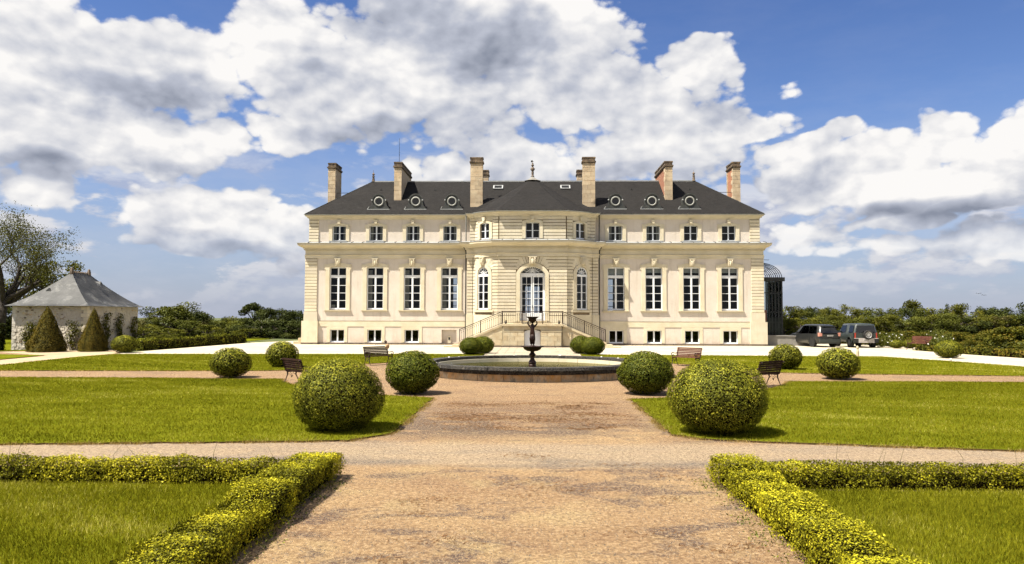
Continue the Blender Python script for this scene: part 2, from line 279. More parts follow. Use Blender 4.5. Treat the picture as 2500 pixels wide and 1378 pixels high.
# ---------------------------------------------------------------- object helpers
ORG = {}
class MB:
    def __init__(s): s.v = []; s.f = []; s.mi = []; s.cur = 0
    def add(s, vs, fs):
        o = len(s.v); s.v.extend(tuple(p) for p in vs); s.f.extend(tuple(i+o for i in f) for f in fs); s.mi.extend([s.cur]*len(fs)); return s
    def box(s, x0, y0, z0, x1, y1, z1):
        if x0 > x1: x0, x1 = x1, x0
        if y0 > y1: y0, y1 = y1, y0
        if z0 > z1: z0, z1 = z1, z0
        return s.add([(x0,y0,z0),(x1,y0,z0),(x1,y1,z0),(x0,y1,z0),(x0,y0,z1),(x1,y0,z1),(x1,y1,z1),(x0,y1,z1)],
                     [(0,3,2,1),(4,5,6,7),(0,1,5,4),(1,2,6,5),(2,3,7,6),(3,0,4,7)])
    def cbox(s, x0, y0, z0, x1, y1, z1, c):       # box with chamfered front face (towards -Y)
        if x0 > x1: x0, x1 = x1, x0
        v = [(x0,y1,z0),(x1,y1,z0),(x1,y1,z1),(x0,y1,z1),(x0,y0+c,z0),(x1,y0+c,z0),(x1,y0+c,z1),(x0,y0+c,z1),
             (x0+c,y0,z0+c),(x1-c,y0,z0+c),(x1-c,y0,z1-c),(x0+c,y0,z1-c)]
        return s.add(v, [(3,2,1,0),(0,1,5,4),(1,2,6,5),(2,3,7,6),(3,0,4,7),(4,5,9,8),(5,6,10,9),(6,7,11,10),(7,4,8,11),(8,9,10,11)])
    def poly(s, pts, y0, y1):                      # polygon in x,z (counter-clockwise seen from -Y) extruded from y0 (front) to y1
        n = len(pts); v = [(p[0], y0, p[1]) for p in pts]+[(p[0], y1, p[1]) for p in pts]
        return s.add(v, [tuple(range(n)), tuple(range(2*n-1, n-1, -1))]+[(i, i+n, (i+1) % n+n, (i+1) % n) for i in range(n)])
    def ring(s, inn, out, y0, y1, closed=False):   # strip between two outlines in x,z, extruded
        n = len(inn); v = []
        for a in (inn, out):
            for y in (y0, y1): v += [(p[0], y, p[1]) for p in a]
        A, B, C, D = 0, n, 2*n, 3*n; fs = []
        for i in range(n if closed else n-1):
            j = (i+1) % n
            fs += [(A+i, A+j, C+j, C+i), (B+j, B+i, D+i, D+j), (A+j, A+i, B+i, B+j), (C+i, C+j, D+j, D+i)]
        if not closed:
            fs += [(A, C, D, B), (A+n-1, B+n-1, D+n-1, C+n-1)]
        return s.add(v, fs)
    def lathe(s, prof, seg=16, c=(0, 0, 0), a0=0, a1=2*math.pi, cap=True):
        full = abs(a1-a0-2*math.pi) < 1e-6; n = seg if full else seg+1; v = []
        for (r, z) in prof:
            for i in range(n):
                a = a0+(a1-a0)*i/seg; v.append((c[0]+r*math.cos(a), c[1]+r*math.sin(a), c[2]+z))
        f = []
        for k in range(len(prof)-1):
            for i in range(seg):
                j = (i+1) % n
                f.append((k*n+i, k*n+j, (k+1)*n+j, (k+1)*n+i))
        if cap and full: f += [tuple(range(n-1, -1, -1)), tuple((len(prof)-1)*n+i for i in range(n))]
        return s.add(v, f)
    def tube(s, pts, rad, seg=6, cap=True):
        pts = [Vector(p) for p in pts]; rs = rad if isinstance(rad, (list, tuple)) else [rad]*len(pts)
        v = []; N = None
        for i, p in enumerate(pts):
            t = (pts[min(i+1, len(pts)-1)]-pts[max(i-1, 0)]).normalized()
            if N is None: N = t.orthogonal().normalized()
            else:
                N = N-t*N.dot(t); N = N.normalized() if N.length > 1e-6 else t.orthogonal().normalized()
            Bn = t.cross(N)
            for k in range(seg):
                a = 2*math.pi*k/seg; v.append(p+(N*math.cos(a)+Bn*math.sin(a))*rs[i])
        f = [(i*seg+k, i*seg+(k+1) % seg, (i+1)*seg+(k+1) % seg, (i+1)*seg+k) for i in range(len(pts)-1) for k in range(seg)]
        if cap: f += [tuple(range(seg-1, -1, -1)), tuple((len(pts)-1)*seg+k for k in range(seg))]
        return s.add(v, f)
    def bar(s, a, b, w, h=None):
        a, b = Vector(a), Vector(b); h = h or w; t = (b-a).normalized()
        up = Vector((0, 0, 1)) if abs(t.z) < 0.95 else Vector((0, 1, 0))
        sx = t.cross(up).normalized()*w/2; sz = sx.normalized().cross(t)*h/2
        v = [a-sx-sz, a+sx-sz, a+sx+sz, a-sx+sz, b-sx-sz, b+sx-sz, b+sx+sz, b-sx+sz]
        return s.add(v, [(0,1,2,3),(7,6,5,4),(0,4,5,1),(1,5,6,2),(2,6,7,3),(3,7,4,0)])
    def warp(s, fn): s.v = [fn(p) for p in s.v]; return s
def link(o, parent=None):
    COL.objects.link(o)
    if parent is not None: o.parent = parent
    return o
def obj(name, mb, mats, parent=None, smooth=False, local=False):
    me = bpy.data.meshes.new(name)
    org = ORG.get(parent.name, (0, 0, 0)) if parent is not None and not local else (0, 0, 0)
    me.from_pydata([(p[0]-org[0], p[1]-org[1], p[2]-org[2]) for p in mb.v], [], mb.f)
    for m in (mats if isinstance(mats, (list, tuple)) else [mats]): me.materials.append(MATS[m])
    if any(mb.mi): me.polygons.foreach_set('material_index', mb.mi)
    if smooth: me.polygons.foreach_set('use_smooth', [True]*len(me.polygons))
    bm = bmesh.new(); bm.from_mesh(me); bmesh.ops.recalc_face_normals(bm, faces=bm.faces); bm.to_mesh(me); bm.free()
    me.update()
    o = link(bpy.data.objects.new(name, me), parent)
    ORG[o.name] = org
    return o
def npmesh(name, V, F, mats, tint=None, mi=None, smooth=False):
    me = bpy.data.meshes.new(name); F = np.asarray(F, dtype=np.int32); k = F.shape[1]
    me.vertices.add(len(V)); me.vertices.foreach_set('co', np.asarray(V, dtype=np.float32).ravel())
    me.loops.add(F.size); me.loops.foreach_set('vertex_index', F.ravel())
    me.polygons.add(len(F)); me.polygons.foreach_set('loop_start', np.arange(0, F.size, k, dtype=np.int32))
    me.polygons.foreach_set('loop_total', np.full(len(F), k, dtype=np.int32))
    for m in (mats if isinstance(mats, (list, tuple)) else [mats]): me.materials.append(MATS[m])
    if mi is not None: me.polygons.foreach_set('material_index', np.asarray(mi, dtype=np.int32))
    if smooth: me.polygons.foreach_set('use_smooth', np.ones(len(F), dtype=bool))
    if tint is not None:
        a = me.attributes.new('tint', 'FLOAT', 'POINT'); a.data.foreach_set('value', np.asarray(tint, dtype=np.float32))
    me.update(); me.validate()
    return me
def thing(name, label, cat, loc=(0, 0, 0), rotz=0.0, group=None, rooted=True):
    o = bpy.data.objects.new(name, None); o.empty_display_size = 0.3; COL.objects.link(o)
    o.location = loc; o.rotation_euler = (0, 0, rotz); o['label'] = label; o['category'] = cat
    if group: o['group'] = group
    ORG[o.name] = tuple(loc) if rooted else (0, 0, 0)
    return o
def tag(o, label, cat, group=None):
    o['label'] = label; o['category'] = cat
    if group: o['group'] = group
    return o
def struct(o): o['kind'] = 'structure'; return o
def stuff(o): o['kind'] = 'stuff'; return o
def copy_tree(o, parent=None):
    c = o.copy(); COL.objects.link(c)
    if parent is not None: c.parent = parent
    for ch in list(o.children): copy_tree(ch, c)
    return c
def inst(name, me, parent, loc, rz=0.0, scale=None):
    o = bpy.data.objects.new(name, me); COL.objects.link(o); o.parent = parent
    org = ORG.get(parent.name, (0, 0, 0)) if parent else (0, 0, 0)
    o.location = (loc[0]-org[0], loc[1]-org[1], loc[2]-org[2]); o.rotation_euler = (0, 0, rz)
    if scale: o.scale = scale
    ORG[o.name] = (0, 0, 0)
    return o
def meshonly(name, mb, mats, smooth=False):
    o = obj(name, mb, mats, None, smooth); me = o.data; bpy.data.objects.remove(o); return me
def arc(cx, cz, r, a0, a1, n): return [(cx+r*math.cos(R(a0+(a1-a0)*i/n)), cz+r*math.sin(R(a0+(a1-a0)*i/n))) for i in range(n+1)]

# ---------------------------------------------------------------- the chateau
YF = 61.0
ch = thing('chateau', 'long cream stone chateau with dark slate roof behind the fountain', 'chateau', (0, 66, 0))
# plan of the curved bays beside the entrance: arc through (4.96, 60.7) and (2.75, 58.85)
_A, _B = Vector((4.93, 60.45)), Vector((2.75, 58.85)); _M = (_A+_B)/2; _ch = (_A-_B).length/2
_sg = 0.28; _R = (_ch*_ch+_sg*_sg)/(2*_sg); _n = Vector((-(_A-_B).normalized().y, (_A-_B).normalized().x)); _n = -_n if _n.y > 0 else _n
_C = _M-_n*(_R-_sg); _half = math.asin(_ch/_R); _mid = math.atan2(_n.y, _n.x); SARC = _R*_half
def bowpt(side):
    def fn(p):
        s, n, z = p                                  # s along the arc (towards +X), n inwards
        th = _mid + (s*side)/_R if side > 0 else _mid - (s)/_R
        a = _mid + (s/_R if side > 0 else -s/_R)
        r = _R-n; x = _C.x+r*math.cos(a); y = _C.y+r*math.sin(a)
        return (x*side, y, z)
    return fn
def arcpath(side, ins=0.0, n=10):
    pts = []
    for i in range(n+1):
        s = -SARC+2*SARC*i/n; q = bowpt(side)((s, ins, 0)); pts.append((q[0], q[1]))
    return pts
def offs(path, d):
    out = []
    for i, p in enumerate(path):
        a = Vector(path[max(i-1, 0)]); b = Vector(p); c = Vector(path[min(i+1, len(path)-1)])
        t1 = (b-a).normalized() if i > 0 else (c-b).normalized(); t2 = (c-b).normalized() if i < len(path)-1 else t1
        n1 = Vector((t1.y, -t1.x)); n2 = Vector((t2.y, -t2.x)); m = n1+n2
        m = m/max(m.dot(n1), 0.35) if m.length > 1e-5 else n1
        out.append((b.x+m.x*d, b.y+m.y*d))
    return out
def sweep(mb, path, prof):
    rings = [offs(path, o) for o, z in prof]; n = len(path); k = len(prof); v = []
    for i in range(n):
        for j in range(k): v.append((rings[j][i][0], rings[j][i][1], prof[j][1]))
    f = [(i*k+j, i*k+(j+1) % k, (i+1)*k+(j+1) % k, (i+1)*k+j) for i in range(n-1) for j in range(k)]
    f += [tuple(range(k-1, -1, -1)), tuple((n-1)*k+j for j in range(k))]
    return mb.add(v, f)
LA = [p for p in arcpath(-1) if p[1] < 60.26]; RA = [p for p in arcpath(1) if p[1] < 60.26]
def plan(ins):
    base = [(-18.88, 72), (-18.88, 61), (-5.36, 61), (-5.36, 60.3), (-4.88, 60.3)]+LA[:-1]+[(-2.76, 58.84), (-2.75, 58.75), (2.75, 58.75), (2.76, 58.84)]+RA[1:]+[(4.88, 60.3), (5.36, 60.3), (5.36, 61), (18.88, 61), (18.88, 72)]
    return offs(base, -ins) if ins else base
PL, PU = plan(0), plan(0.2)

def walls(mb, x0, x1, z0, z1, y0, y1, holes):
    xs = sorted({x0, x1, *[h[0] for h in holes], *[h[1] for h in holes]}); zs = sorted({z0, z1, *[h[2] for h in holes], *[h[3] for h in holes]})
    xs = [x for x in xs if x0 <= x <= x1]; zs = [z for z in zs if z0 <= z <= z1]
    for i in range(len(xs)-1):
        for j in range(len(zs)-1):
            cx, cz = (xs[i]+xs[i+1])/2, (zs[j]+zs[j+1])/2
            if not any(h[0] < cx < h[1] and h[2] < cz < h[3] for h in holes): mb.box(xs[i], y0, zs[j], xs[i+1], y1, zs[j+1])
    return mb
WX = [6.87, 9.97, 13.06, 16.17]
allx = [-x for x in WX]+WX
# lower and upper plaster walls of the two wings (front), with the openings
mb = MB()
for s in (-1, 1):
    a, b = (-18.86, -5.3) if s < 0 else (5.3, 18.86)
    hs = [(s*x-0.73, s*x+0.73, 2.87, 6.47) for x in WX]
    hb = [(s*x-0.62, s*x+0.62, 0.18, 1.25) for x in (WX if s > 0 else WX[1:])]
    if s < 0: hb.append((-7.48, -6.26, 0.12, 1.24))
    mb = MB(); walls(mb, a, b, 1.97, 7.2, 61.0, 61.45, hs); walls(mb, a, b, 0, 1.97, 60.97, 61.45, hb)
    obj('lower_wall', mb, 'plaster', ch)
for s in (-1, 1):
    a, b = (-18.66, -5.2) if s < 0 else (5.2, 18.66)
    mb = MB(); walls(mb, a, b, 8.3, 10.5, 61.2, 61.55, [(s*x-0.6, s*x+0.6, 8.6, 9.95) for x in WX])
    obj('upper_wall', mb, 'plaster', ch)
mb = MB()                                            # stone core of entrance bay behind the courses
walls(mb, -2.72, 2.72, 0, 7.3, 58.82, 59.25, [(-1.03, 1.03, 2.0, 6.37)])
walls(mb, -2.68, 2.68, 7.3, 10.5, 59.02, 59.4, [(-0.58, 0.58, 8.55, 9.95)])
for side in (-1, 1):
    m2 = MB(); N = 12
    for i in range(N):
        s0, s1 = -SARC+2*SARC*i/N, -SARC+2*SARC*(i+1)/N; sc = (s0+s1)/2
        lo = [(0, 7.3)] if abs(sc) > 0.6 else [(0, 2.9), (6.42, 7.3)]
        up = [(7.3, 10.5)] if abs(sc) > 0.55 else [(7.3, 8.58), (9.95, 10.5)]
        for z0, z1 in lo: m2.box(s0, 0.07, z0, s1, 0.45, z1)
        for z0, z1 in up: m2.box(s0, 0.27, z0, s1, 0.6, z1)
    m2.warp(bowpt(side)); mb.add(m2.v, m2.f)
    mb.box(side*5.33, 60.36, 0, side*4.9, 61.1, 7.3); mb.box(side*5.13, 60.56, 7.3, side*4.75, 61.3, 10.5)
obj('entrance_wall', mb, 'joint', ch)
for s in (-1, 1): obj('side_wall', MB().box(s*18.86, 61.45, 0, s*18.4, 72, 7.2).box(s*18.66, 61.55, 7.2, s*18.3, 71.8, 10.5), 'plaster', ch)
mb = MB(); walls(mb, -18.4, 18.4, 0, 10.5, 71.5, 71.98, [(-0.72, 0.72, 1.95, 5.3), (-7.72, -6.4, 2.7, 6.1), (6.4, 7.8, 2.7, 6.0)])
rw = obj('rear_wall', mb, 'plaster', ch)
mb = MB()
for (a, b, z0, z1, nc, nr) in ((-0.72, 0.72, 1.95, 5.3, 4, 5), (-7.72, -6.4, 2.7, 6.1, 2, 5), (6.4, 7.8, 2.7, 6.0, 2, 5)):
    for i in range(nc+1): x = a+(b-a)*i/nc; mb.box(x-0.035, 71.7, z0, x+0.035, 71.76, z1)
    for j in range(nr+1): z = z0+(z1-z0)*j/nr; mb.box(a, 71.705, z-0.03, b, 71.755, z+0.03)
obj('rear_window_bars', mb, 'white_paint', rw)
mb = MB(); mb.box(-18.4, 61.45, 1.8, 18.4, 71.5, 1.93); mb.box(-18.4, 61.45, 7.02, 18.4, 71.5, 7.18)
mb.box(-5.0, 60.6, 1.8, 5.0, 61.5, 1.93); mb.box(-2.6, 59.25, 1.8, 2.6, 60.6, 1.93); mb.box(-2.6, 59.25, 7.02, 2.6, 60.7, 7.18)
for x in (-11.5, -5.2, 5.2, 11.5): mb.box(x-0.08, 61.45, 1.93, x+0.08, 71.5, 7.02)
for x in (-11.5, -5.2, 5.2, 11.5): mb.box(x-0.08, 61.55, 7.18, x+0.08, 71.5, 10.4)
mb.box(-18.3, 65.0, 7.18, 18.3, 65.15, 10.4); mb.box(-18.4, 64.5, 0, 18.4, 64.6, 1.8)
mb.box(-18.4, 66.0, 1.93, -11.5, 66.1, 7.02); mb.box(11.5, 66.0, 1.93, 18.4, 66.1, 7.02)
obj('inner_wall', mb, 'interior', ch)

# ---- moulded bands
mb = MB(); sweep(mb, PL, [(-0.12, 7.14), (0.07, 7.14), (0.07, 7.38), (0.13, 7.43), (-0.12, 7.43)]); obj('architrave', mb, 'stone_band', ch)
mb = MB(); sweep(mb, PL, [(-0.12, 7.434), (0.04, 7.434), (0.04, 7.80), (-0.12, 7.80)]); obj('frieze', mb, 'stone_band', ch)
mb = MB(); sweep(mb, PL, [(-0.12, 7.804), (0.08, 7.804), (0.09, 7.93), (0.20, 7.95), (0.22, 8.02), (0.31, 8.05), (0.46, 8.14), (0.56, 8.22), (0.57, 8.36), (-0.3, 8.50)])
co = obj('cornice', mb, 'stone_band', ch)
mb = MB(); o1 = offs(PL, 0.08)
for i in range(len(o1)-1):
    a, b = Vector(o1[i]), Vector(o1[i+1]); L = (b-a).length
    if L < 0.2: continue
    t = (b-a)/L; n = Vector((t.y, -t.x)); k = int(L/0.13)
    for j in range(k):
        c = a+t*((j+0.5)*L/k); p = c-t*0.032; q = c+t*0.032
        v = [(p.x, p.y), (q.x, q.y), (q.x+n.x*0.09, q.y+n.y*0.09), (p.x+n.x*0.09, p.y+n.y*0.09)]
        mb.add([(x, y, z) for z in (7.83, 7.92) for x, y in v], [(0,3,2,1),(4,5,6,7),(0,1,5,4),(1,2,6,5),(2,3,7,6),(3,0,4,7)])
stuff(obj('dentil_row', mb, 'stone_band', co))
mb = MB(); sweep(mb, PL, [(-0.26, 8.51), (0.60, 8.364), (0.605, 8.40), (-0.26, 8.56)])
obj('cornice_lead', mb, 'lead', co)
mb = MB()
for i in range(len(PL)-1):
    a, b = Vector(offs(PL, 0.12)[i]), Vector(offs(PL, 0.12)[i+1]); L = (b-a).length
    if L < 0.3 or abs((b-a).normalized().x) < 0.1: continue
    for j in range(int(L/0.9)+1):
        c = a+(b-a)*min(1, (j+0.5)*0.9/L); t = (b-a).normalized(); n = Vector((t.y, -t.x))
        mb.bar((c.x-n.x*0.3, c.y-n.y*0.3, 8.56), (c.x+n.x*0.48, c.y+n.y*0.48, 8.42), 0.035, 0.05)
stuff(obj('lead_seams', mb, 'dark_zinc', co))
mb = MB(); sweep(mb, PU, [(-0.12, 10.40), (0.04, 10.40), (0.05, 10.50), (0.15, 10.54), (0.18, 10.64), (0.31, 10.68), (0.32, 10.76), (-0.12, 10.76)]); ev = obj('eave_cornice', mb, 'stone_band', ch)
mb = MB(); sweep(mb, PU, [(0.10, 10.765), (0.37, 10.765), (0.39, 10.82), (0.10, 10.83)]); obj('gutter', mb, 'lead', ev)
mb = MB()
for s in (-1, 1):
    e = [(s*17.75, 60.97), (s*5.36, 60.97)]; e = e if s < 0 else e[::-1]
    mb = MB(); sweep(mb, e, [(-0.1, 1.50), (0.035, 1.50), (0.035, 1.90), (0.055, 1.97), (-0.1, 1.97)])
    obj('basement_band', mb, 'stone_band', ch)
for s in (-1, 1):                                    # plain stone foot of the curved bays and the entrance bay
    m2 = MB()
    for i in range(10): m2.box(-SARC+2*SARC*i/10, 0.0, 0, -SARC+2*SARC*(i+1)/10, 0.2, 2.5)
    m2.warp(bowpt(s)); m2.box(s*5.42, 60.24, 0, s*4.86, 61.05, 2.5)
    m2.box(s*1.05, 58.74, 0, s*2.74, 58.9, 2.42); obj('bay_foot', m2, 'stone_band', ch)

# ---- single stones: corner quoins, courses of the bays, voussoirs
def stone(v, nm='rusticated_stone', par=ch, mat='stone'): return obj(nm, v, mat, par)
for s in (-1, 1):
    o = obj('corner_plinth', MB().box(s*19.10, 60.74, 0.16, s*17.75, 62.2, 1.95), 'stone', ch)
    obj('corner_plinth', MB().box(s*18.96, 60.86, 1.952, s*17.83, 62.1, 2.72), 'stone', ch)
    obj('quoin_backing', MB().box(s*18.90, 60.945, 2.72, s*17.92, 62.0, 7.13).box(s*18.68, 61.145, 8.52, s*17.9, 62.0, 10.38), 'joint', ch)
    z = 2.74
    while z < 7.1:
        stone(MB().cbox(s*18.92, 60.92, z, s*17.9, 62.0, min(z+0.218, 7.135), 0.015), 'quoin_stone'); z += 0.2585
    z = 8.55
    while z < 10.3:
        stone(MB().cbox(s*18.70, 61.12, z, s*17.88, 62.0, z+0.216, 0.015), 'quoin_stone'); z += 0.262
    n = 14; L = (17.7-5.5)/n
    for i in range(n):
        x = 5.5+i*L; stone(MB().box(s*(x+0.015), 60.86, 0, s*(x+L-0.015), 61.1, 0.155), 'base_stone', ch, 'base_stone')
    stone(MB().box(s*19.12, 60.72, 0, s*17.73, 62.2, 0.158), 'base_stone', ch, 'base_stone')
LV = [2.44]+[2.44+0.2611*i for i in range(1, 19)]      # joints up to 7.14
def crossette(xo, C, r, zlo, zhi, th0, th1):
    """stone of one course with its inner end bent to the arch; right-hand side"""
    def ringp(th): return (C[0]+r*math.cos(R(th)), C[1]+r*math.sin(R(th)))
    def q(th, z): return (C[0]+(z-C[1])/math.tan(R(th)), z)
    g = 0.023; pts = []
    if th0 is None:
        x = C[0]+math.sqrt(max(r*r-(zlo-C[1])**2, 0)); pts += [(x, zlo+g)]
    else:
        a = ringp(th0); b = q(th0, zlo+g)
        pts += [(a[0]+g*0.7, a[1]+g)] + ([b] if b[1] > a[1]+0.03 else [])
    pts += [(xo, zlo+g), (xo, zhi-g)]
    b = q(th1, zhi-g); a = ringp(th1); pts += [b, (a[0]-g*0.3+0.02, a[1]+0.0)]
    return pts
def mirrorx(pts): return [(-x, z) for x, z in reversed(pts)]
def course_stones(xi, xo, C, r, ths, top, ztop, y0, y1, wf=None, key=6):
    z = LV; k0 = next(i for i, a in enumerate(z) if a > C[1]+0.55*r)
    ci = 0
    for i in range(len(z)-1):
        for sd in (-1, 1):
            zl, zh = z[i], z[i+1]
            if zh <= C[1]+0.0+0.02 or i < len(z)-1-len(ths)-0:
                x = xi
                if zl > C[1]: x = min(xi, max(0.1, C[0]+math.sqrt(max(r*r-(zl-C[1])**2, 0))))
                m_ = MB()
                n = 3 if wf else 1
                for q_ in range(n):
                    pa = x+(xo-x)*q_/n; pb = x+(xo-x)*(q_+1)/n
                    m_.box(sd*pa, y0, zl+0.023, sd*pb, y1, zh-0.023)
            else:
                j = i-(len(z)-1-len(ths)); pts = crossette(xo, C, r, zl, zh, ths[j-1] if j > 0 else None, ths[j])
                m_ = MB().poly(pts if sd > 0 else mirrorx(pts), y0, y1)
            if wf: m_.warp(wf)
            stone(m_, 'course_stone')
    bs = [ths[-1]]+top
    for a, b in zip(bs[:-1], bs[1:]):
        for sd in (-1, 1):
            g = 0.6
            p = [(C[0]+r*math.cos(R(a+g)), C[1]+r*math.sin(R(a+g))), (C[0]+(ztop-C[1])/math.tan(R(a+g)), ztop-0.01), (C[0]+(ztop-C[1])/math.tan(R(b-g)), ztop-0.01), (C[0]+r*math.cos(R(b-g)), C[1]+r*math.sin(R(b-g)))]
            m_ = MB().poly(p if sd > 0 else mirrorx(p), y0, y1)
            if wf: m_.warp(wf)
            stone(m_, 'voussoir')
course_stones(1.33, 2.75, (0, 5.21), 1.46, [41, 49, 57, 65.7], [72.9, 80, 86], 7.14, 58.75, 58.9)
for s in (-1, 1):
    course_stones(0.87, SARC-0.02, (0, 5.72), 0.88, [34, 46, 58, 68], [76, 84], 7.14, 0.0, 0.12, bowpt(s))
    for i in range(len(LV)-1):
        stone(MB().box(s*5.36, 60.3, LV[i]+0.023, s*4.90, 60.5, LV[i+1]-0.023), 'course_stone')
    z = 8.56; k = 7; st = (10.40-8.56)/k
    for i in range(k):
        z0, z1 = z+i*st+0.023, z+(i+1)*st-0.023
        inn = 0.84
        stone(MB().box(s*inn, 58.95, z0, s*2.66, 59.1, z1), 'course_stone')
        for sd in (-1, 1):
            m_ = MB()
            for q_ in range(3):
                a = 0.80+(SARC-0.05-0.80)*q_/3; b = 0.80+(SARC-0.05-0.80)*(q_+1)/3; m_.box(sd*a, 0.2, z0, sd*b, 0.32, z1)
            stone(m_.warp(bowpt(s)), 'course_stone')
        stone(MB().box(s*5.16, 60.5, z0, s*4.72, 60.7, z1), 'course_stone')
for s in (-1, 1):
    m2 = MB()
    for q_ in range(6): m2.box(-0.8+1.6*q_/6, 0.2, 10.06, -0.8+1.6*(q_+1)/6, 0.3, 10.40)
    obj('upper_lintel', m2.warp(bowpt(s)), 'stone_band', ch)
obj('upper_lintel', MB().box(-0.84, 58.95, 10.12, 0.84, 59.05, 10.40), 'stone_band', ch)

# ---- windows
PANE = {}
def pane_mesh(w, h):
    k = (round(w, 3), round(h, 3))
    if k not in PANE: PANE[k] = meshonly('pane', MB().box(-w/2, 0, 0, w/2, 0.008, h), 'glass')
    return PANE[k]
def fan(mb, zs, Rf, angs, fr, bar, y0, y1):
    """spokes and rings of a fanlight; returns the pane polygons"""
    N = 18; a0, a1 = angs[0], angs[-1]
    P = lambda th, k=1.0, d=0.0: (math.cos(R(th))*(Rf(th)*k+d), zs+math.sin(R(th))*(Rf(th)*k+d))
    th = [a0+(a1-a0)*i/N for i in range(N+1)]
    mb.ring([P(t, 1, -0.06) for t in th], [P(t, 1, 0.03) for t in th], y0, y1)
    mb.ring([P(t, fr, -bar/2) for t in th], [P(t, fr, bar/2) for t in th], y0+0.004, y1)
    for t in angs[1:-1]:
        a = P(t, 0.12); b = P(t, 1, -0.03); mb.bar((a[0], (y0+y1)/2, a[1]), (b[0], (y0+y1)/2, b[1]), y1-y0-0.006, bar)
    polys = []
    for i in range(len(angs)-1):
        tt = [angs[i]+(angs[i+1]-angs[i])*j/3 for j in range(4)]
        polys.append([P(t, fr) for t in tt]+[P(t, 1, -0.03) for t in reversed(tt)])
    for i in range(0, len(angs)-1, 2):
        tt = [angs[i]+(angs[min(i+2, len(angs)-1)]-angs[i])*j/3 for j in range(4)]
        polys.append([(0, zs)]+[P(t, fr) for t in reversed(tt)] if False else [(0, zs)]+[P(t, fr) for t in tt])
    return polys
def window_kind(kind):
    m = MB(); panes = []; fans = []
    if kind == 'tall':
        w, h = 0.71, 3.56
        m.box(-w, 0, 0, -w+0.09, 0.07, h); m.box(w-0.09, 0, 0, w, 0.07, h); m.box(-w+0.09, 0.003, 0, w-0.09, 0.067, 0.12)
        m.box(-0.075, -0.012, 0.12, 0.075, 0.06, 2.63); m.box(-w, -0.02, 2.63, w, 0.065, 2.86); m.box(-0.06, 0.0, 2.86, 0.06, 0.06, h); m.box(-w+0.09, 0.002, h-0.13, w-0.09, 0.06, h)
        ph = (2.63-0.12)/4
        for r in range(4):
            if r: m.box(-w+0.09, 0.012, 0.12+r*ph-0.02, w-0.09, 0.055, 0.12+r*ph+0.02)
            for s in (-1, 1): panes.append((s*0.3475, 0.12+r*ph, 0.545, ph))
        for s in (-1, 1): panes.append((s*0.34, 2.86, 0.56, 0.58))
    elif kind in ('short', 'narrow'):
        w, h = (0.58, 1.34) if kind == 'short' else (0.52, 1.34)
        m.box(-w, 0, 0, -w+0.07, 0.07, h); m.box(w-0.07, 0, 0, w, 0.07, h); m.box(-w+0.07, 0.003, 0, w-0.07, 0.067, 0.09); m.box(-0.055, -0.01, 0.09, 0.055, 0.06, h); m.box(-w+0.07, 0.002, h-0.1, w-0.07, 0.06, h)
        m.box(-w+0.07, 0.012, 0.635, w-0.07, 0.055, 0.675)
        for s in (-1, 1):
            panes.append((s*(w-0.015)/2, 0.09, w-0.125, 0.545)); panes.append((s*(w-0.015)/2, 0.675, w-0.125, 0.565))
    elif kind == 'low':
        w, h = 0.60, 1.06
        m.box(-w, 0, 0, -w+0.075, 0.07, h); m.box(w-0.075, 0, 0, w, 0.07, h); m.box(-w+0.075, 0.003, 0, w-0.075, 0.067, 0.08); m.box(-0.06, -0.01, 0.08, 0.06, 0.06, h); m.box(-w+0.075, 0.002, h-0.08, w-0.075, 0.06, h)
        m.box(-w-0.02, -0.10, -0.05, w+0.02, 0.0, 0.0)
        for s in (-1, 1): panes.append((s*0.2925, 0.08, 0.465, 0.90))
    elif kind == 'arched':
        w = 0.55; zs = 2.84
        m.box(-w, 0, 0, -w+0.07, 0.07, zs); m.box(w-0.07, 0, 0, w, 0.07, zs); m.box(-w+0.07, 0.003, 0, w-0.07, 0.067, 0.11); m.box(-0.055, -0.012, 0.11, 0.055, 0.06, 2.66); m.box(-w, -0.015, 2.66, w, 0.065, 2.84)
        ph = (2.66-0.11)/4
        for r in range(4):
            if r: m.box(-w+0.07, 0.012, 0.11+r*ph-0.018, w-0.07, 0.055, 0.11+r*ph+0.018)
            for s in (-1, 1): panes.append((s*0.2675, 0.11+r*ph, 0.425, ph))
        fans = fan(m, zs, lambda t: 0.55, [0, 30, 60, 90, 120, 150, 180], 0.5, 0.035, 0.0, 0.06)
    elif kind == 'door':
        w = 1.0; zs = 3.78                            # bottom of the door at z = 2.03
        m.box(-w, 0, 0, -w+0.08, 0.08, zs); m.box(w-0.08, 0, 0, w, 0.08, zs); m.box(-w, -0.02, 3.55, w, 0.07, 3.78)
        for s in (-1, 1):
            a, b = (0.02, 0.92) if s > 0 else (-0.92, -0.02)
            m.box(a, 0.0, 0.0, a+0.10, 0.06, 3.55); m.box(b-0.10, 0.0, 0.0, b, 0.06, 3.55); m.box(a+0.1, 0.002, 0.0, b-0.1, 0.058, 0.62); m.box(a+0.1, 0.002, 3.47, b-0.1, 0.058, 3.55)
            m.box(a+0.17, -0.015, 0.10, b-0.17, 0.002, 0.52)
            m.box((a+b)/2-0.018, 0.01, 0.62, (a+b)/2+0.018, 0.05, 3.47)
            ph = (3.47-0.62)/5
            for r in range(5):
                if r: m.box(a+0.1, 0.01, 0.62+r*ph-0.018, b-0.1, 0.052, 0.62+r*ph+0.018)
                for q in (-1, 1): panes.append(((a+b)/2+q*0.18, 0.62+r*ph, 0.34, ph))
        cz, rr = 5.21-2.03, 1.142
        def Rf(t):
            dx, dz = math.cos(R(t)), math.sin(R(t)); oz = zs-cz; bq = oz*dz; return -bq+math.sqrt(bq*bq-oz*oz+rr*rr)
        fans = fan(m, zs, Rf, [0, 18, 36, 54, 72, 90, 108, 126, 144, 162, 180], 0.56, 0.035, 0.0, 0.06)
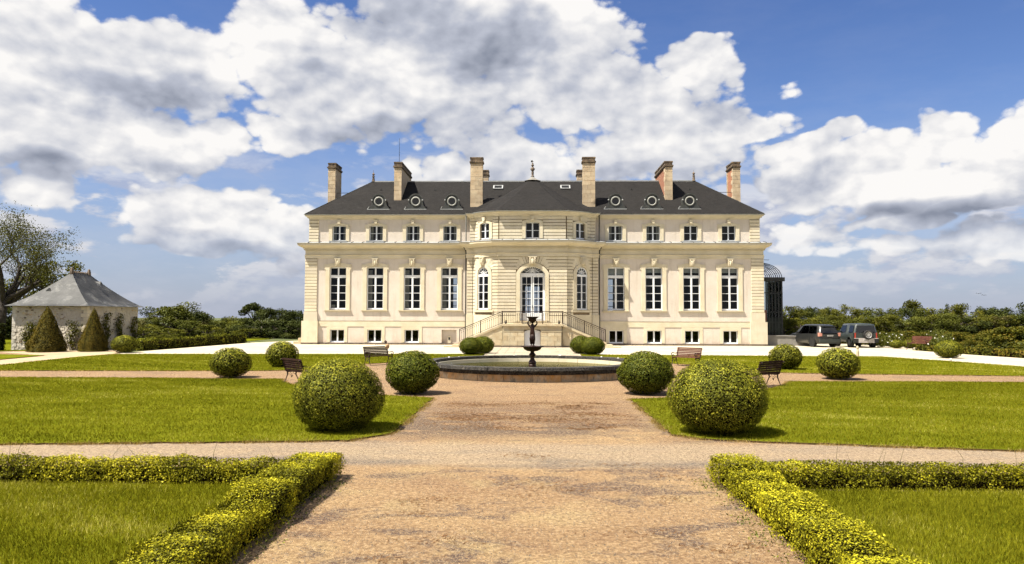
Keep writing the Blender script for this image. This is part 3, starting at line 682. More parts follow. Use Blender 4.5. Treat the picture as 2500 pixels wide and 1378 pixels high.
        m.box(-0.06, -0.03, 1.05, -0.03, 0.0, 1.25)
    fm = meshonly('window' if kind != 'door' else 'glazed_door', m, 'white_paint')
    pf = [meshonly('pane', MB().poly(p, 0.03, 0.038), 'glass') for p in fans]
    return fm, panes, pf
KINDS = {k: window_kind(k) for k in ('tall', 'short', 'narrow', 'low', 'arched', 'door')}
def place_window(kind, x, y, z, rz=0.0, name='window', label=None, glassmat=None):
    fm, panes, pf = KINDS[kind]; o = inst(name, fm, ch, (x, y, z), rz)
    if label: o['label'] = label
    for (px, pz, w, h) in panes:
        p = inst('pane', pane_mesh(w, h), o, (px, 0.03, pz))
    for me in pf: inst('pane', me, o, (0, 0, 0))
    return o
def surround(name, inn, out, y0, y1, par=ch, wf=None, mat='stone_band'):
    m_ = MB().ring(inn, out, y0, y1)
    if wf: m_.warp(wf)
    return obj(name, m_, mat, par)
def segment(w, zs, rise, n=10):                       # outline up one jamb, over a segmental head and down
    r = (w*w+rise*rise)/(2*rise); cz = zs+rise-r; a = math.degrees(math.asin((zs-cz)/r))
    return arc(0, cz, r, 180-a, a, n)
def shift(pts, dx): return [(x+dx, z) for x, z in pts]
KEYM = MB()
KEYM.poly([(-0.17, -0.62), (0.17, -0.62), (0.22, 0.0), (-0.22, 0.0)], -0.16, 0.02)
KEYM.poly([(-0.26, -0.06), (0.26, -0.06), (0.26, 0.0), (-0.26, 0.0)], -0.20, 0.02)
KEYM.lathe([(0.0, -0.60), (0.07, -0.55), (0.09, -0.42), (0.07, -0.28), (0.045, -0.2), (0.0, -0.18)], 8, (0, -0.17, 0))
for s in (-1, 1): KEYM.tube([(s*0.13, -0.17, -0.10), (s*0.16, -0.22, -0.18), (s*0.11, -0.22, -0.24), (s*0.12, -0.19, -0.40), (s*0.14, -0.17, -0.52)], 0.03, 5)
KEY = meshonly('keystone', KEYM, 'stone_band')
KEYS = meshonly('keystone', MB().poly([(-0.10, -0.30), (0.10, -0.30), (0.15, 0.0), (-0.15, 0.0)], -0.14, 0.02), 'stone_band')
SILL = meshonly('sill', MB().add(MB().box(-1.12, -0.13, -0.05, 1.12, 0.1, 0.0).v, MB().box(-1.12, -0.13, -0.05, 1.12, 0.1, 0).f).box(-1.07, -0.085, -0.14, 1.07, 0.1, -0.05), 'stone_band')
def wing_bay(x):
    inn = [(-0.70, 2.85)]+segment(0.70, 6.36, 0.12)+[(0.70, 2.85)]
    h = segment(1.02, 6.62, 0.16)
    out = [(-1.02, 2.85)]+h+[(1.02, 2.85)]
    su = surround('window_surround', shift(inn, x), shift(out, x), 60.93, 61.28)
    for s in (-1, 1): obj('surround_ear', MB().box(x+s*1.0, 60.935, 6.22, x+s*1.12, 61.02, 6.66), 'stone_band', su)
    inst('keystone', KEY, su, (x, 60.93, 7.13))
    inst('sill', SILL, su, (x, 61.0, 2.86))
    place_window('tall', x, 61.17, 2.9)
    inn = [(-0.575, 8.6)]+segment(0.575, 9.82, 0.12)+[(0.575, 8.6)]
    out = [(-0.86, 8.6)]+segment(0.86, 9.98, 0.15)+[(0.86, 8.6)]
    su = surround('window_surround', shift(inn, x), shift(out, x), 61.13, 61.42)
    for s in (-1, 1): obj('surround_ear', MB().box(x+s*0.84, 61.135, 9.62, x+s*0.92, 61.22, 10.0), 'stone_band', su)
    inst('keystone', KEYS, su, (x, 61.13, 10.36))
    place_window('short', x, 61.36, 8.61)
    obj('lead_step', MB().box(x-0.75, 60.75, 8.50, x+0.75, 61.36, 8.60), 'lead', su)
for x in allx: wing_bay(x)
for x in allx:
    if x == -WX[0]: continue
    inn = [(x-0.60, 0.2), (x-0.60, 1.24), (x+0.60, 1.24), (x+0.60, 0.2)]; out = [(x-0.86, 0.17), (x-0.86, 1.495), (x+0.86, 1.495), (x+0.86, 0.17)]
    surround('basement_surround', inn, out, 60.935, 61.2)
    place_window('low', x, 61.12, 0.2)
m_ = MB().box(-7.48, 61.25, 0.12, -6.26, 61.4, 1.24); n_ = obj('blocked_opening', m_, 'plaster', ch)
obj('meter_box', MB().box(-7.0, 61.15, 0.14, -6.75, 61.26, 0.75), 'stone_band', n_); obj('meter_hatch', MB().box(-6.95, 61.13, 0.42, -6.8, 61.15, 0.62), 'dark_iron', n_)
# entrance door and its arch
cz, rr = 5.21, 1.142
inn = [(-1.0, 2.0)]+arc(0, cz, rr, 180-28.8, 28.8, 14)+[(1.0, 2.0)]
out = [(-1.31, 2.0)]+arc(0, cz, rr+0.29, 180-24.5, 24.5, 14)+[(1.31, 2.0)]
su = surround('door_surround', inn, out, 58.70, 59.12)
kd = inst('keystone', KEY, su, (0, 58.70, 7.13), 0, (1.35, 1.3, 1.02))
dr = place_window('door', 0, 59.02, 2.03, 0, 'glazed_door')
obj('door_handle', MB().box(-0.05, -0.07, 1.12, 0.0, -0.02, 1.15).box(-0.035, -0.06, 1.0, -0.015, 0.0, 1.26), 'dark_iron', dr, local=True)
inn = [(-0.56, 8.6)]+segment(0.56, 9.82, 0.12)+[(0.56, 8.6)]; out = [(-0.83, 8.6)]+segment(0.83, 10.0, 0.12)+[(0.83, 8.6)]
su = surround('window_surround', inn, out, 58.90, 59.3); inst('keystone', KEYS, su, (0, 58.9, 10.36)); place_window('short', 0, 59.2, 8.61)
for s in (-1, 1):
    wf = bowpt(s)
    inn = [(-0.56, 2.9)]+arc(0, 5.80, 0.56, 180, 0, 14)+[(0.56, 2.9)]; out = [(-0.86, 2.9)]+arc(0, 5.74, 0.86, 180, 0, 14)+[(0.86, 2.9)]
    su = surround('window_surround', inn, out, -0.04, 0.24, ch, wf)
    a = wf((0, 0.0, 0)); ang = math.atan2(_n.y, _n.x)+math.pi/2; rz = ang*s
    inst('keystone', KEY, su, (a[0], a[1], 7.13), rz)
    q = wf((0, -0.0, 0)); m2 = MB()
    for k in range(6): m2.box(-1.0+2.0*k/6, -0.11, 2.70, -1.0+2.0*(k+1)/6, 0.1, 2.86)
    obj('sill', m2.warp(wf), 'stone_band', su)
    q = wf((0, 0.10, 0)); place_window('arched', q[0], q[1], 2.9, rz)
    inn = [(-0.52, 8.6)]+segment(0.52, 9.82, 0.12)+[(0.52, 8.6)]; out = [(-0.78, 8.6)]+segment(0.78, 9.94, 0.12)+[(0.78, 8.6)]
    su = surround('window_surround', inn, out, 0.14, 0.44, ch, wf); q = wf((0, 0.16, 0)); inst('keystone', KEYS, su, (q[0], q[1], 10.36), rz)
    q = wf((0, 0.31, 0)); place_window('narrow', q[0], q[1], 8.61, rz)
# curtains and blinds seen through panes
for x, mode in ((-13.06, 'L'), (-9.97, 'L'), (-6.87, 'L'), (-16.17, 'S')):
    m_ = MB()
    for k in range(6): m_.box(x-0.66+k*0.06, 61.36+0.02*(k % 2), 2.9, x-0.60+k*0.06, 61.40+0.02*(k % 2), 6.2 if mode == 'L' else 3.3)
    obj('curtain', m_, 'curtain', ch)
for x in WX: obj('roller_blind', MB().box(x-0.66, 61.33, 5.98 if x > 7 else 5.72, x+0.66, 61.345, 6.4), 'blind', ch)
for x in allx:
    m_ = MB()
    for s in (-1, 1):
        for k in range(3): m_.box(x+s*(0.30+k*0.08), 61.50+0.02*(k % 2), 8.62, x+s*(0.38+k*0.08), 61.53+0.02*(k % 2), 9.9)
    if x < 10: obj('curtain', m_, 'curtain', ch)

# ---- roof
EZ, RZ = 10.80, 14.60
mb = MB()
e = [(-18.98, 60.86), (18.98, 60.86), (18.98, 72.15), (-18.98, 72.15)]
mb.add([(x, y, EZ) for x, y in e]+[(x, y, EZ+0.06) for x, y in e]+[(-14.55, 66.5, RZ), (14.55, 66.5, RZ)],
       [(3,2,1,0),(0,1,5,4),(1,2,6,5),(2,3,7,6),(3,0,4,7),(4,5,9,8),(5,6,9),(6,7,8,9),(7,4,8)])
roof = obj('roof', mb, 'slate', ch)
bp = offs([(-5.36, 61.5), (-5.36, 60.3), (-4.88, 60.3)]+LA[:-1]+[(-2.75, 58.75), (2.75, 58.75)]+RA[1:]+[(4.88, 60.3), (5.36, 60.3), (5.36, 61.5)], 0.12)
n = len(bp); m_ = MB()
ap = (0, 65.6, 14.72); v = [(x, y, EZ+0.005) for x, y in bp]+[(x, y, EZ+0.065) for x, y in bp]
prev = list(range(n, 2*n))
f = [(i, i+1, n+i+1, n+i) for i in range(n-1)]
for lv, (t_, lift) in enumerate(((0.25, -0.06), (0.5, -0.08), (0.75, -0.05), (0.97, 0.0))):
    base = len(v)
    for (x, y) in bp: v.append((x+(ap[0]-x)*t_, y+(ap[1]-y)*t_, EZ+0.065+(ap[2]-EZ-0.065)*t_+lift))
    cur = list(range(base, base+n)); f += [(prev[i], prev[i+1], cur[i+1], cur[i]) for i in range(n-1)]; prev = cur
v.append(ap); f += [(prev[i], prev[i+1], len(v)-1) for i in range(n-1)]; f.append(tuple(range(n-1, -1, -1)))
obj('bay_roof', m_.add(v, f), 'slate', roof)
mb = MB(); mb.box(-14.6, 66.42, RZ-0.05, 14.6, 66.58, RZ+0.045); obj('ridge_cap', mb, 'lead', roof)
for s in (-1, 1):
    for y in (60.86, 72.15): obj('hip_cap', MB().bar((s*18.98, y, EZ+0.06), (s*14.55, 66.5, RZ+0.0), 0.06, 0.05), 'dark_zinc', roof)
mb = MB().lathe([(0.75, 0), (0.42, 0.14), (0.16, 0.34), (0.12, 0.42)], 12, (0, 65.5, 14.42)); obj('bay_roof_cap', mb, 'concrete', roof)
mb = MB().lathe([(0.14, 0), (0.16, 0.04), (0.09, 0.10), (0.11, 0.35), (0.09, 0.5), (0.19, 0.60), (0.20, 0.72), (0.10, 0.82), (0.07, 0.92), (0.13, 1.0), (0.13, 1.05), (0.06, 1.12), (0.09, 1.18), (0.02, 1.24), (0.012, 1.50), (0, 1.51)], 10, (0, 65.5, 14.83))
fi = obj('finial', mb, 'base_stone', roof)
obj('weathervane', MB().poly([(-0.15, 16.12), (0.0, 16.12), (0.0, 16.30), (-0.15, 16.28)], 65.49, 65.51).poly([(0, 16.18), (0.12, 16.20), (0, 16.24)], 65.49, 65.51), 'dark_iron', fi)
for s in (-1, 1):
    mb = MB().lathe([(0.17, 0), (0.13, 0.12), (0.09, 0.42), (0.13, 0.44), (0.13, 0.48), (0.04, 0.52), (0.11, 0.60), (0.12, 0.68), (0.05, 0.78), (0.015, 0.84), (0.01, 1.05), (0, 1.06)], 10, (s*14.5, 66.5, RZ))
    obj('finial', mb, 'base_stone', roof)
def roofz(y): return EZ+0.06+(y-60.86)*(RZ-EZ-0.06)/(66.5-60.86)
# round dormers
DM = MB()
DM.poly([(-0.86, 0), (0.86, 0), (0.80, 0.16), (0.66, 0.30), (0.60, 0.55)]+arc(0, 0.68, 0.56, 15, 165, 12)+[(-0.60, 0.55), (-0.66, 0.30), (-0.80, 0.16)], 0.0, 0.12)
DMb = MB().poly([(-0.74, 0), (0.74, 0), (0.56, 0.35), (0.52, 0.6)]+arc(0, 0.66, 0.52, 10, 170, 12)+[(-0.52, 0.6), (-0.56, 0.35)], 0.12, 1.9)
DMh = MB().ring(arc(0, 0.68, 0.52, 5, 175, 16), arc(0, 0.68, 0.63, 5, 175, 16), -0.07, 0.16)
DMr = MB().ring(arc(0, 0.64, 0.29, 0, 360, 28)[:-1], arc(0, 0.64, 0.40, 0, 360, 28)[:-1], -0.05, 0.03, True)
DMg = MB().poly(arc(0, 0.64, 0.30, 0, 360, 20)[:-1], -0.012, 0.0)
DMk = MB()
for s in (-1, 1): DMk.lathe([(0, -0.07), (0.06, -0.04), (0.07, 0), (0.06, 0.04), (0, 0.07)], 8, (s*0.58, -0.05, 0.74))
DMl = MB().box(-0.98, -0.10, -0.06, 0.92, 0.12, -0.004); DMl.bar((-0.95, -0.03, 0.0), (-0.82, -0.03, 0.2), 0.05, 0.05)
dme = dict(face=meshonly('dormer', DM, 'dark_zinc'), cheek=meshonly('cheek', DMb, 'dark_zinc'), hood=meshonly('hood', DMh, 'dark_zinc'), ring=meshonly('window_ring', DMr, 'frame_grey', True),
           pane=meshonly('pane', DMg, 'dark_glass'), knob=meshonly('knob', DMk, 'lead', True), lead=meshonly('flashing', DMl, 'lead'))
for x in (-12.95, -9.83, -6.77, 6.93, 9.96, 13.09):
    d = inst('dormer', dme['face'], ch, (x, 61.62, roofz(61.62)))
    for nm, k in (('cheek', 'cheek'), ('hood', 'hood'), ('window_ring', 'ring'), ('pane', 'pane'), ('knob', 'knob'), ('flashing', 'lead')): inst(nm, dme[k], d, (0, 0, 0))
sl_ = math.atan2(RZ-EZ-0.06, 66.5-60.86)
for x in (-3.06, 2.90):
    y = 65.25; z = roofz(y); o = thing('skylight', 'x', 'x'); del o['label']; del o['category']; ORG[o.name] = (0, 0, 0)
    o.parent = roof; o.location = (x, y-66, z+0.03); o.rotation_euler = (sl_, 0, 0)
    a = MB().ring([(-0.33, -0.28), (0.33, -0.28), (0.33, 0.28), (-0.33, 0.28)], [(-0.44, -0.36), (0.44, -0.36), (0.44, 0.36), (-0.44, 0.36)], 0, 0.09, True); a.v = [(p[0], p[2], p[1]) for p in a.v]
    me = meshonly('skylight', a, 'lead'); loc, rot = o.location.copy(), o.rotation_euler.copy(); bpy.data.objects.remove(o)
    o = bpy.data.objects.new('skylight', me); COL.objects.link(o); o.parent = roof; o.location = loc; o.rotation_euler = rot; ORG[o.name] = (0, 0, 0)
    inst('pane', meshonly('pane', MB().box(-0.34, -0.29, 0.04, 0.34, 0.29, 0.05), 'dark_glass'), o, (0, 0, 0))
VM = meshonly('roof_vent', MB().add([(-0.14, 0, 0), (0.14, 0, 0), (0, 0, 0.2), (0, 0.35, 0.2)], [(0, 1, 2), (0, 2, 3), (1, 3, 2), (0, 3, 1)]), 'dark_iron')
for x, y in ((-13.4, 64.75), (-8.6, 64.75), (8.7, 64.75), (13.75, 64.75)): inst('roof_vent', VM, roof, (x, y, roofz(y)))

# ---- chimneys: each a stack of single stones with a weathered cap
def chimney(x0, x1, y0, y1, z0, z1, sidemat, flip=0):
    c = obj('chimney', MB().box(x0+0.03, y0+0.03, z0, x1-0.03, y1-0.03, z1-0.55), sidemat, ch)
    n = int((z1-0.55-z0)/0.36); h = (z1-0.55-z0)/n; L = y1-y0
    for i in range(n):
        za, zb = z0+i*h+0.008, z0+(i+1)*h-0.008; wide = x1-x0 > 0.8
        cut = (x0+(x1-x0)*(0.38 if i % 2 else 0.64))
        pcs = [(x0, cut-0.006), (cut+0.006, x1)] if (wide or i % 3) else [(x0, x1)]
        for a, b in pcs: obj('stone', MB().box(a, y0, za, b, y0+0.3, zb), 'chimney_stone', c)
        for sx, ex in ((x0, x0+0.12), (x1-0.12, x1)):
            if i % 2 or sidemat != 'brick': obj('stone', MB().box(sx, y0+0.302, za, ex, y0+0.62, zb), 'chimney_stone', c)
        obj('stone', MB().box(x0, y1-0.3, za, x1, y1, zb), 'chimney_stone', c)
    obj('cap_ledge', MB().box(x0-0.05, y0-0.05, z1-0.55, x1+0.05, y1+0.05, z1-0.48).box(x0-0.08, y0-0.08, z1-0.48, x1+0.08, y1+0.08, z1-0.38), 'cap_stone', c)
    k = max(1, int(L/0.62)); s = L/k
    for i in range(k):
        obj('cap_stone', MB().box(x0-0.01, y0+i*s+0.03, z1-0.38, x1+0.01, y0+(i+1)*s-0.03, z1-0.06).box(x0-0.05, y0+i*s+0.01, z1-0.14, x1+0.05, y0+(i+1)*s-0.01, z1-0.02), 'cap_stone', c)
    return c
for s in (-1, 1):
    m = 'chimney_stone' if s < 0 else 'brick'
    def X(a, b): return (s*b, s*a) if s < 0 else (a, b)
    a, b = X(17.72, 18.38); chimney(a, b, 65.5, 67.6, 10.9, 16.15, m)
    a, b = X(11.32, 11.96); chimney(a, b, 63.1, 68.2, 12.0, 15.72, m)
    a, b = X(4.22, 5.26); chimney(a, b, 61.95, 62.6, 11.2, 15.85, m)
    a, b = X(4.15, 5.3); chimney(a, b, 68.6, 69.6, 12.5, 16.1, m)
    obj('chimney_flashing', MB().box(s*11.2, 62.98, 12.05, s*12.08, 63.1, 12.12), 'lead', roof)
    obj('chimney_flashing', MB().box(s*4.1, 61.83, 11.42, s*5.38, 61.96, 11.48), 'lead', roof)
    obj('stay_rod', MB().tube([(s*17.75, 66.3, 13.52), (s*15.6, 66.3, 13.52)], 0.025, 5), 'dark_iron', roof)
obj('lightning_rod', MB().tube([(-11.6, 63.5, 15.6), (-11.6, 63.5, 17.85)], [0.022, 0.012], 5), 'dark_iron', ch)
# down pipes at the inner corners
for s in (-1, 1):
    pts = [(s*5.50, 60.86, 10.75), (s*5.50, 60.86, 8.55), (s*5.62, 60.45, 8.3), (s*5.62, 60.45, 8.0), (s*5.50, 60.80, 7.75), (s*5.50, 60.86, 7.4), (s*5.50, 60.86, 0.0)]
    obj('down_pipe', MB().tube(pts, 0.05, 7), 'dark_zinc', ch, True)

# ---- entrance steps (perron) with iron railing
LZ = 1.79
pe = obj('perron', MB().box(-2.2, 56.05, 0.15, -0.62, 58.7, LZ-0.16).box(0.62, 56.05, 0.15, 2.2, 58.7, LZ-0.16).box(-0.62, 56.05, 1.36, 0.62, 58.7, LZ-0.16).box(-0.62, 56.5, 0, 0.62, 58.7, 1.36), 'perron_stone', ch)
obj('landing_slab', MB().box(-2.32, 55.9, LZ-0.16, 2.32, 58.74, LZ-0.04).box(-2.27, 55.95, LZ-0.04, 2.27, 58.74, LZ), 'perron_stone', pe)
obj('string_course', MB().box(-2.24, 56.0, 1.20, -0.66, 56.1, 1.28).box(0.66, 56.0, 1.20, 2.24, 56.1, 1.28), 'perron_stone', pe)
arch_o = segment(0.66, 1.30, 0.16, 8)
obj('cellar_door', MB().poly([(-0.60, 0), (0.60, 0)]+segment(0.60, 1.22, 0.13, 8)[::-1], 56.30, 56.36), 'white_paint', pe)
for s in (-1, 1):
    for i, (x0, x1) in enumerate(((0.62, 1.12), (1.14, 1.68), (1.70, 2.2))):
        for j in range(3):
            z0 = 0.16+j*0.345; dx = 0.2 if j % 2 else 0
            a, b = x0+dx*(i > 0), min(x1+dx, 2.2)
            obj('stone', MB().box(s*a, 56.02, z0, s*(b-0.012), 56.1, z0+0.333), 'perron_stone', pe)
    obj('base_stone', MB().box(s*0.62, 55.97, 0.0, s*2.25, 56.2, 0.15), 'base_stone', pe)
obj('threshold_step', MB().box(-1.5, 58.2, LZ+0.001, 1.5, 58.7, LZ+0.13).box(-1.15, 58.45, LZ+0.13, 1.15, 58.95, LZ+0.235), 'perron_stone', pe)
obj('doormat', MB().box(-0.75, 57.95, LZ+0.002, -0.1, 58.15, LZ+0.05), 'dark_iron', pe)
def flight(s):
    x0, x1, z0, z1 = 2.3, 5.6, LZ, 0.42
    st = obj('stair_wall', MB().poly([(s*2.28, 0.1), (s*5.55, 0.1), (s*5.55, 0.30), (s*2.28, 1.62)] if s > 0 else [(-5.55, 0.1), (-2.28, 0.1), (-2.28, 1.62), (-5.55, 0.30)], 56.40, 56.75), 'perron_stone', pe)
    obj('coping', MB().poly([(2.28, 1.60), (5.62, 0.24), (5.62, 0.40), (2.28, 1.76)] if s > 0 else [(-5.62, 0.24), (-2.28, 1.60), (-2.28, 1.76), (-5.62, 0.40)], 56.33, 56.82), 'perron_stone', st)
    for i in range(10):
        xa = 2.3+i*0.345; z = LZ-(i+1)*0.163
        obj('step', MB().box(s*xa, 56.82, max(z-0.16, 0.0), s*(xa+0.38), 58.3, z), 'perron_stone', st)
    for k in range(4):
        xa = 2.4+k*0.8; zt = 1.5-(xa+0.8-2.28)*0.40
        if zt > 0.5: obj('stone', MB().box(s*xa, 56.375, 0.16, s*(xa+0.78), 56.41, zt*0.5), 'perron_stone', st); obj('stone', MB().box(s*(xa-0.1), 56.375, zt*0.5+0.012, s*(xa+0.66), 56.41, zt), 'perron_stone', st)
    obj('base_stone', MB().box(s*2.30, 56.34, 0, s*5.6, 56.8, 0.12), 'base_stone', st)
    obj('foot_step', MB().box(s*5.4, 56.1, 0, s*6.7, 57.9, 0.10).box(s*5.4, 56.3, 0.10, s*6.1, 57.8, 0.22), 'perron_stone', st)
flight(-1); flight(1)
rl = obj('railing', MB().box(-2.3, 55.965, LZ+0.92, 2.3, 56.015, LZ+0.97).box(-2.3, 55.98, LZ+0.82, 2.3, 56.0, LZ+0.84).box(-2.3, 55.98, LZ+0.08, 2.3, 56.0, LZ+0.10), 'iron', ch)
BAL = meshonly('baluster', MB().box(-0.011, -0.011, 0, 0.011, 0.011, 0.74).box(-0.028, -0.014, 0.56, 0.028, 0.014, 0.62), 'iron')
for i in range(33):
    x = -2.24+i*0.14; inst('baluster', BAL, rl, (x, 55.99, LZ+0.09))
for x in (-2.3, -0.77, 0.77, 2.3): obj('rail_post', MB().box(x-0.03, 55.962, LZ, x+0.03, 56.012, LZ+0.99), 'iron', rl)
for s in (-1, 1):
    A, Bq = (2.3, LZ), (5.55, 0.42)
    zz = lambda x: A[1]-0.03+(x-A[0])*(Bq[1]-A[1])/(Bq[0]-A[0])
    for dz, w in ((0.96, 0.05), (0.84, 0.028), (0.10, 0.028)):
        obj('sloping_rail', MB().bar((s*2.3, 56.5, zz(2.3)+dz), (s*5.55, 56.5, zz(5.55)+dz), w, w), 'iron', rl)
    obj('rail_return', MB().bar((s*2.3, 56.0, LZ+0.95), (s*2.3, 56.5, zz(2.3)+0.96), 0.035, 0.035), 'iron', rl)
    for i in range(22):
        x = 2.42+i*0.142; inst('baluster', BAL, rl, (s*x, 56.5, zz(x)+0.10))
    for x in (2.3, 3.95, 5.55): obj('rail_post', MB().box(s*x-0.03, 56.475, zz(x)-0.02, s*x+0.03, 56.52, zz(x)+1.0), 'iron', rl)
# iron and glass veranda on the east side
ve = obj('veranda', MB().box(18.9, 61.9, 0.0, 22.0, 66.4, 0.42).box(18.9, 61.9, 0.42, 21.0, 66.4, 0.55).poly([(21.0, 0.42), (22.0, 0.42), (21.7, 0.50), (21.3, 0.55), (21.0, 0.56)], 61.95, 62.2), 'concrete', ch)
obj('stair_block', MB().poly([(20.9, 0.0), (23.0, 0.0), (22.9, 0.18), (22.5, 0.2), (21.9, 0.75), (20.9, 0.78)], 61.6, 61.9).box(18.95, 61.62, 0, 20.9, 61.9, 0.78), 'concrete', ve)
obj('stair_coping', MB().poly([(20.9, 0.79), (21.9, 0.76), (22.5, 0.21), (23.3, 0.19), (23.3, 0.26), (22.52, 0.29), (21.95, 0.84), (20.9, 0.87)], 61.54, 61.96).box(18.95, 61.56, 0.79, 20.9, 61.94, 0.87), 'concrete', ve)
fr = MB()
def vpost(x, y, w=0.05): fr.box(x-w/2, y-w/2, 0.55, x+w/2, y+w/2, 5.45)
for x in [18.95+i*0.265 for i in range(8)]: vpost(x, 62.3, 0.06 if x < 20.7 else 0.10)
for y in [62.3+i*0.45 for i in range(10)]: vpost(20.80, y, 0.06)
for z in (0.6, 1.9, 2.75, 4.35): fr.box(18.9, 62.27, z, 20.83, 62.33, z+0.08); fr.box(20.77, 62.3, z, 20.83, 66.3, z+0.08)
obj('iron_bars', fr, 'dark_iron', ve)
obj('gutter_beam', MB().box(18.9, 62.12, 5.35, 21.02, 62.4, 5.68).box(20.74, 62.3, 5.45, 21.02, 66.4, 5.68), 'dark_iron', ve)
rb = MB()
for y in [62.3+i*0.5 for i in range(9)]:
    rb.tube([(18.92+1.90*math.cos(R(a)), y, 5.65+1.25*math.sin(R(a))) for a in range(0, 91, 9)], 0.03, 5)
for a in (20, 40, 60, 78): rb.tube([(18.92+1.90*math.cos(R(a)), 62.3, 5.65+1.25*math.sin(R(a))), (18.92+1.90*math.cos(R(a)), 66.3, 5.65+1.25*math.sin(R(a)))], 0.015, 4)
for rr_ in (0.75, 0.5): rb.tube([(18.92+1.90*rr_*math.cos(R(a)), 62.3, 5.65+1.25*rr_*math.sin(R(a))) for a in range(0, 91, 10)], 0.018, 4)
obj('roof_ribs', rb, 'dark_iron', ve)
gv = MB(); pr = [(18.92+2.0*math.cos(R(a)), 5.65+1.2*math.sin(R(a))) for a in range(0, 91, 10)]
gv.add([(x, y, z) for y in (62.34, 66.25) for x, z in pr], [(i, i+1, 11+i-1+1-0, 10+i) for i in range(9)])
for xx in range(7): obj('pane', MB().box(18.99+xx*0.265, 62.29, 0.7, 19.18+xx*0.265, 62.30, 5.35), 'old_glass', ve)
obj('side_glass', MB().box(20.79, 62.4, 1.9, 20.795, 66.2, 5.4), 'old_glass', ve)
obj('low_panel', MB().box(18.95, 62.305, 0.56, 20.75, 62.33, 2.3), 'dark_iron', ve)
obj('brown_door', MB().box(19.0, 62.05, 2.0, 19.45, 62.12, 2.95), 'door_brown', ve)
obj('overflow_spout', MB().tube([(18.8, 61.0, 7.05), (19.35, 60.9, 7.03)], 0.02, 5), 'dark_iron', ch)
# small brick steps at the west corner
sb = MB()
for i, (w, z) in enumerate(((1.5, 0.22), (1.05, 0.5), (0.7, 0.8))): sb.box(-19.1-w*0.62, 61.6+i*0.4, 0 if i == 0 else z-0.29, -19.08, 63.4, z)
obj('side_steps', sb, 'perron_stone', ch)

# ---------------------------------------------------------------- ground
def terr(y): return 0.0 if y < 76 else -5.0*min(1.0, (y-76)/40.0)
def ground_mat():
    g = newmat('field'); P = geo(g)
    c = g.mix(g.mr(g.noise(P, 0.25, 5, 0.6), 0.35, 0.65), (0.05, 0.07, 0.012), (0.09, 0.10, 0.02))
    return finish(g, c, 0.95, g.noise(P, 6, 4), 0.5, 0.05)
ground_mat()
def lawn_mat():
    g = newmat('lawn'); P = geo(g); x, y, z = g.sep(P)
    n1 = g.mr(g.noise(P, 0.8, 5, 0.6), 0.36, 0.64); n2 = g.noise(P, 22, 4, 0.7)
    c = g.mix(n1, (0.115, 0.130, 0.007), (0.18, 0.19, 0.014))
    c = g.mix(g.mr(g.noise(g.comb(g.m('MULTIPLY', x, 0.5), y, 0), 1.4, 5, 0.65), 0.56, 0.72, 0, 0.6), c, (0.065, 0.080, 0.006))
    c = g.mix(g.mr(g.noise(P, 2.2, 4, 0.6), 0.60, 0.75, 0, 0.5), c, (0.19, 0.18, 0.03))
    c = g.mix(g.mr(n2, 0.3, 0.7, 0, 0.55), c, (0.06, 0.062, 0.003))
    return finish(g, c, 0.9, n2, 0.8, 0.03, spec=0.0)
lawn_mat()
